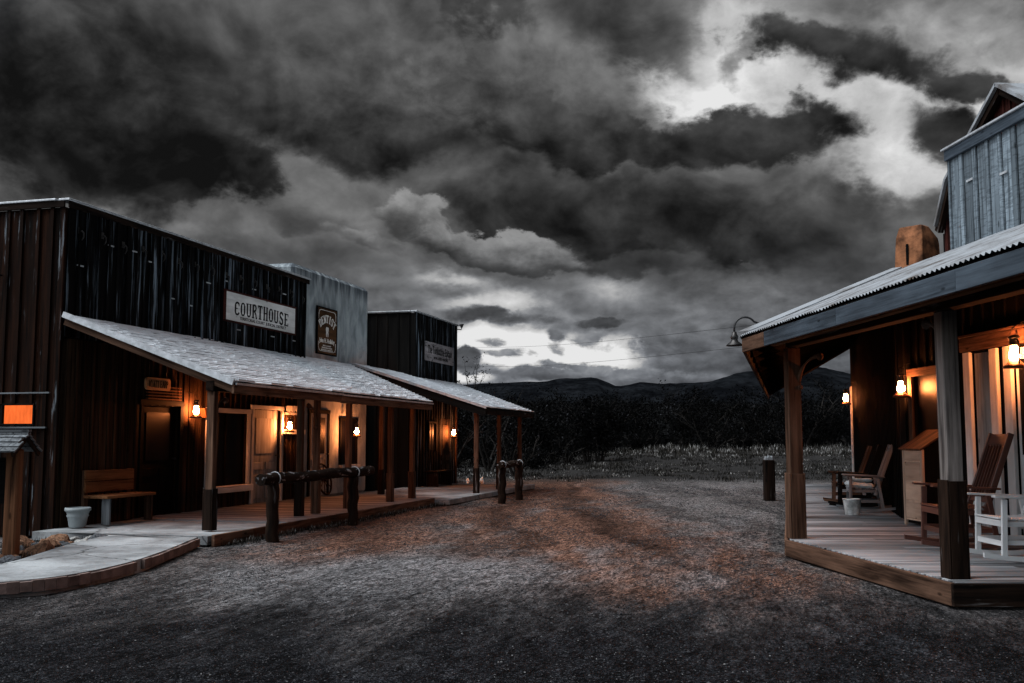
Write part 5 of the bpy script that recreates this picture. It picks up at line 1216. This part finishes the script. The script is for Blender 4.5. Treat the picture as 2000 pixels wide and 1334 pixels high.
def make_tree(name, label, cat, grp, seed, *a, **kw):
    r = thing(name, label, cat, Matrix.Identity(4), grp); t, me = scrub(seed, *a, **kw); t.build('trunk', barkm, r)
    o = bpy.data.objects.new('crown', me); S.collection.objects.link(o); o.parent = r; return r
G1, G2 = 'scrub trees beyond the rough field', 'low dark bushes beyond the rough field'
T1 = [make_tree('scrub_tree', 'dark dense scrub tree in the row beyond the rough field', 'tree', G1, 11 + i, H, Wd, 90, 38, .075) for i, (H, Wd) in enumerate(((3.6, 3.6), (3.0, 3.4), (4.2, 3.4)))]
B1 = [make_tree('bush', 'low dark bush at the foot of the scrub trees', 'bush', G2, 31 + i, H, Wd, 60, 34, .06, twigs=6) for i, (H, Wd) in enumerate(((1.7, 2.6), (1.3, 2.2)))]
rg = random.Random(5); first = set()
def plant(src, x, y, sc, label, grp):
    mw = at(x, y, gh(x, y) - .03, rg.random() * 6.28, sc)
    if src.name in first: return dup(src, mw, label, grp)
    first.add(src.name); src.matrix_world = mw; WM[src.name] = mw; src['label'] = label; return src
for i in range(20):
    x = -7 + i * 1.75 + rg.uniform(-.6, .6); y = 66 + rg.uniform(-4, 6); plant(T1[i % 3], x, y, rg.uniform(.8, 1.12), T1[0]['label'], G1)
for i in range(17):
    x = -6 + i * 2.3 + rg.uniform(-.8, .8); y = 80 + rg.uniform(-4, 6); plant(T1[(i + 1) % 3], x, y, rg.uniform(1.0, 1.35), T1[0]['label'], G1)
for i in range(9):
    x = -5.2 + i * 1.25 + rg.uniform(-.4, .4); y = 50 + rg.uniform(-3, 4); plant(T1[(i * 2) % 3], x, y, rg.uniform(.72, .95), T1[0]['label'], G1)
for i in range(16):
    x = -3 + i * 1.5 + rg.uniform(-.5, .5); y = 62 + rg.uniform(-2, 2) - (12 if x < 4 else 0); plant(B1[i % 2], x, y, rg.uniform(.7, 1.1), B1[0]['label'], G2)
lb_ = make_tree('lamplit_bush', 'tall loose bush beside the far porch lantern', 'bush', None, 77, 2.7, 2.0, 70, 34, .05, twigs=5); mw = at(-2.15, 35.2, 0, 1.0); lb_.matrix_world = mw; WM[lb_.name] = mw
lb2 = make_tree('dark_bush', 'rounded dark bush between the thin posts of the far porch', 'bush', None, 78, 2.1, 2.2, 60, 34, .05, twigs=5); mw = at(.15, 40.5, 0, 1.0); lb2.matrix_world = mw; WM[lb2.name] = mw
bt = make_tree('bare_tree', 'nearly bare thin tree showing against the sky over the far porch roof', 'tree', None, 99, 4.9, 1.8, 110, 9, .05, twigs=4, bare=True); mw = at(-1.0, 45.5, 0, .3); bt.matrix_world = mw; WM[bt.name] = mw
# scrub covering the slope behind the trees, too much to count
V, F, Rr = [], [], []
for _ in range(2600):
    y = 92 + 300 * random.random() ** 1.4; x = random.uniform(-.12 * y, .45 * y); z = gh(x, y); s_ = random.uniform(.5, 1.6); tn = random.random()
    for _ in range(16):
        p = Vector((x + random.gauss(0, s_ * .6), y + random.gauss(0, s_ * .6), z + abs(random.gauss(0, s_ * .55)))); n_ = Vector((random.gauss(0, 1), random.gauss(0, 1), random.gauss(0, 1))).normalized(); u_ = n_.orthogonal().normalized(); v_ = n_.cross(u_); l_ = .22 * s_; b_ = len(V)
        V += [p - u_ * l_, p - v_ * l_, p + u_ * l_, p + v_ * l_]; F.append((b_, b_ + 1, b_ + 2, b_ + 3)); Rr += [min(1, tn * .6 + random.random() * .35)] * 4
stuff(rawobj('distant_scrub', V, F, Rr, leafm))
# hills
def hillmat():
    m, t, b = mat('dark scrub covered hills', .95); b.inputs['Specular IOR Level'].default_value = 0
    o = t.new('ShaderNodeTexCoord').outputs['Object']
    n = t.noise(t.vm('MULTIPLY', o, (.012, .008, .02)), 1, 9, .68); n2 = t.noise(t.vm('MULTIPLY', o, (.09, .03, .09)), 1, 6, .7)
    c = t.mix(t.smooth(t.m('MULTIPLY_ADD', n2, .5, t.m('MULTIPLY', n, .6)), .45, .72), (.002, .0023, .0029), (.0095, .011, .013))
    t.put(b.inputs['Base Color'], c); return m
hm = hillmat()
def hills(name, prof, Rd, depth, seed):
    V, F = [], []; rows = 26; cols = 320; x0, x1 = prof[0][0], prof[-1][0]
    def zz(px):
        for (a, za), (b, zb) in zip(prof, prof[1:]):
            if a <= px <= b: t = (px - a) / (b - a); t = t * t * (3 - 2 * t) * .5 + t * .5; return za + (zb - za) * t
        return prof[-1][1]
    for j in range(rows):
        v = j / (rows - 3)
        for i in range(cols + 1):
            px = x0 + (x1 - x0) * i / cols; X = (px - 1000) / 2000 * Rd; top = 1.45 + (857 - zz(px)) / 2000 * Rd
            Y = Rd + (v - 1) * depth; f = max(0, math.sin(min(v, 1.25) * math.pi / 2)) ** 1.3
            z = top * f + Rd * .0022 * noise.fractal((X * 8 / Rd + seed, Y * 6 / Rd, seed), 1.0, 2.0, 6) * 2.2 * (f if v < .98 else .35) + Rd * .0006 * noise.noise((px * .35, seed, v * 5))
            V.append((X * (Y / Rd) if v < 1 else X, Y, z))
    for j in range(rows - 1):
        for i in range(cols): a = j * (cols + 1) + i; F.append((a, a + 1, a + cols + 2, a + cols + 1))
    me = bpy.data.meshes.new(name); me.from_pydata(V, [], F); me.polygons.foreach_set('use_smooth', [True] * len(F)); me.materials.append(hm)
    o = bpy.data.objects.new(name, me); S.collection.objects.link(o); return structure(o)
hills('far_hills', [(-900, 800), (200, 780), (600, 768), (800, 764), (900, 758), (960, 753), (1060, 749), (1100, 741), (1135, 737), (1160, 735), (1180, 741), (1205, 752), (1235, 749), (1250, 747), (1290, 754), (1350, 757), (1500, 748), (1800, 770), (2900, 800)], 2600, 1100, 3.3)
hills('near_hill', [(1050, 850), (1180, 812), (1300, 775), (1345, 757), (1380, 752), (1420, 740), (1450, 730), (1478, 727), (1495, 729), (1530, 723), (1600, 722), (1750, 745), (2200, 790), (3200, 850)], 1300, 560, 8.1)
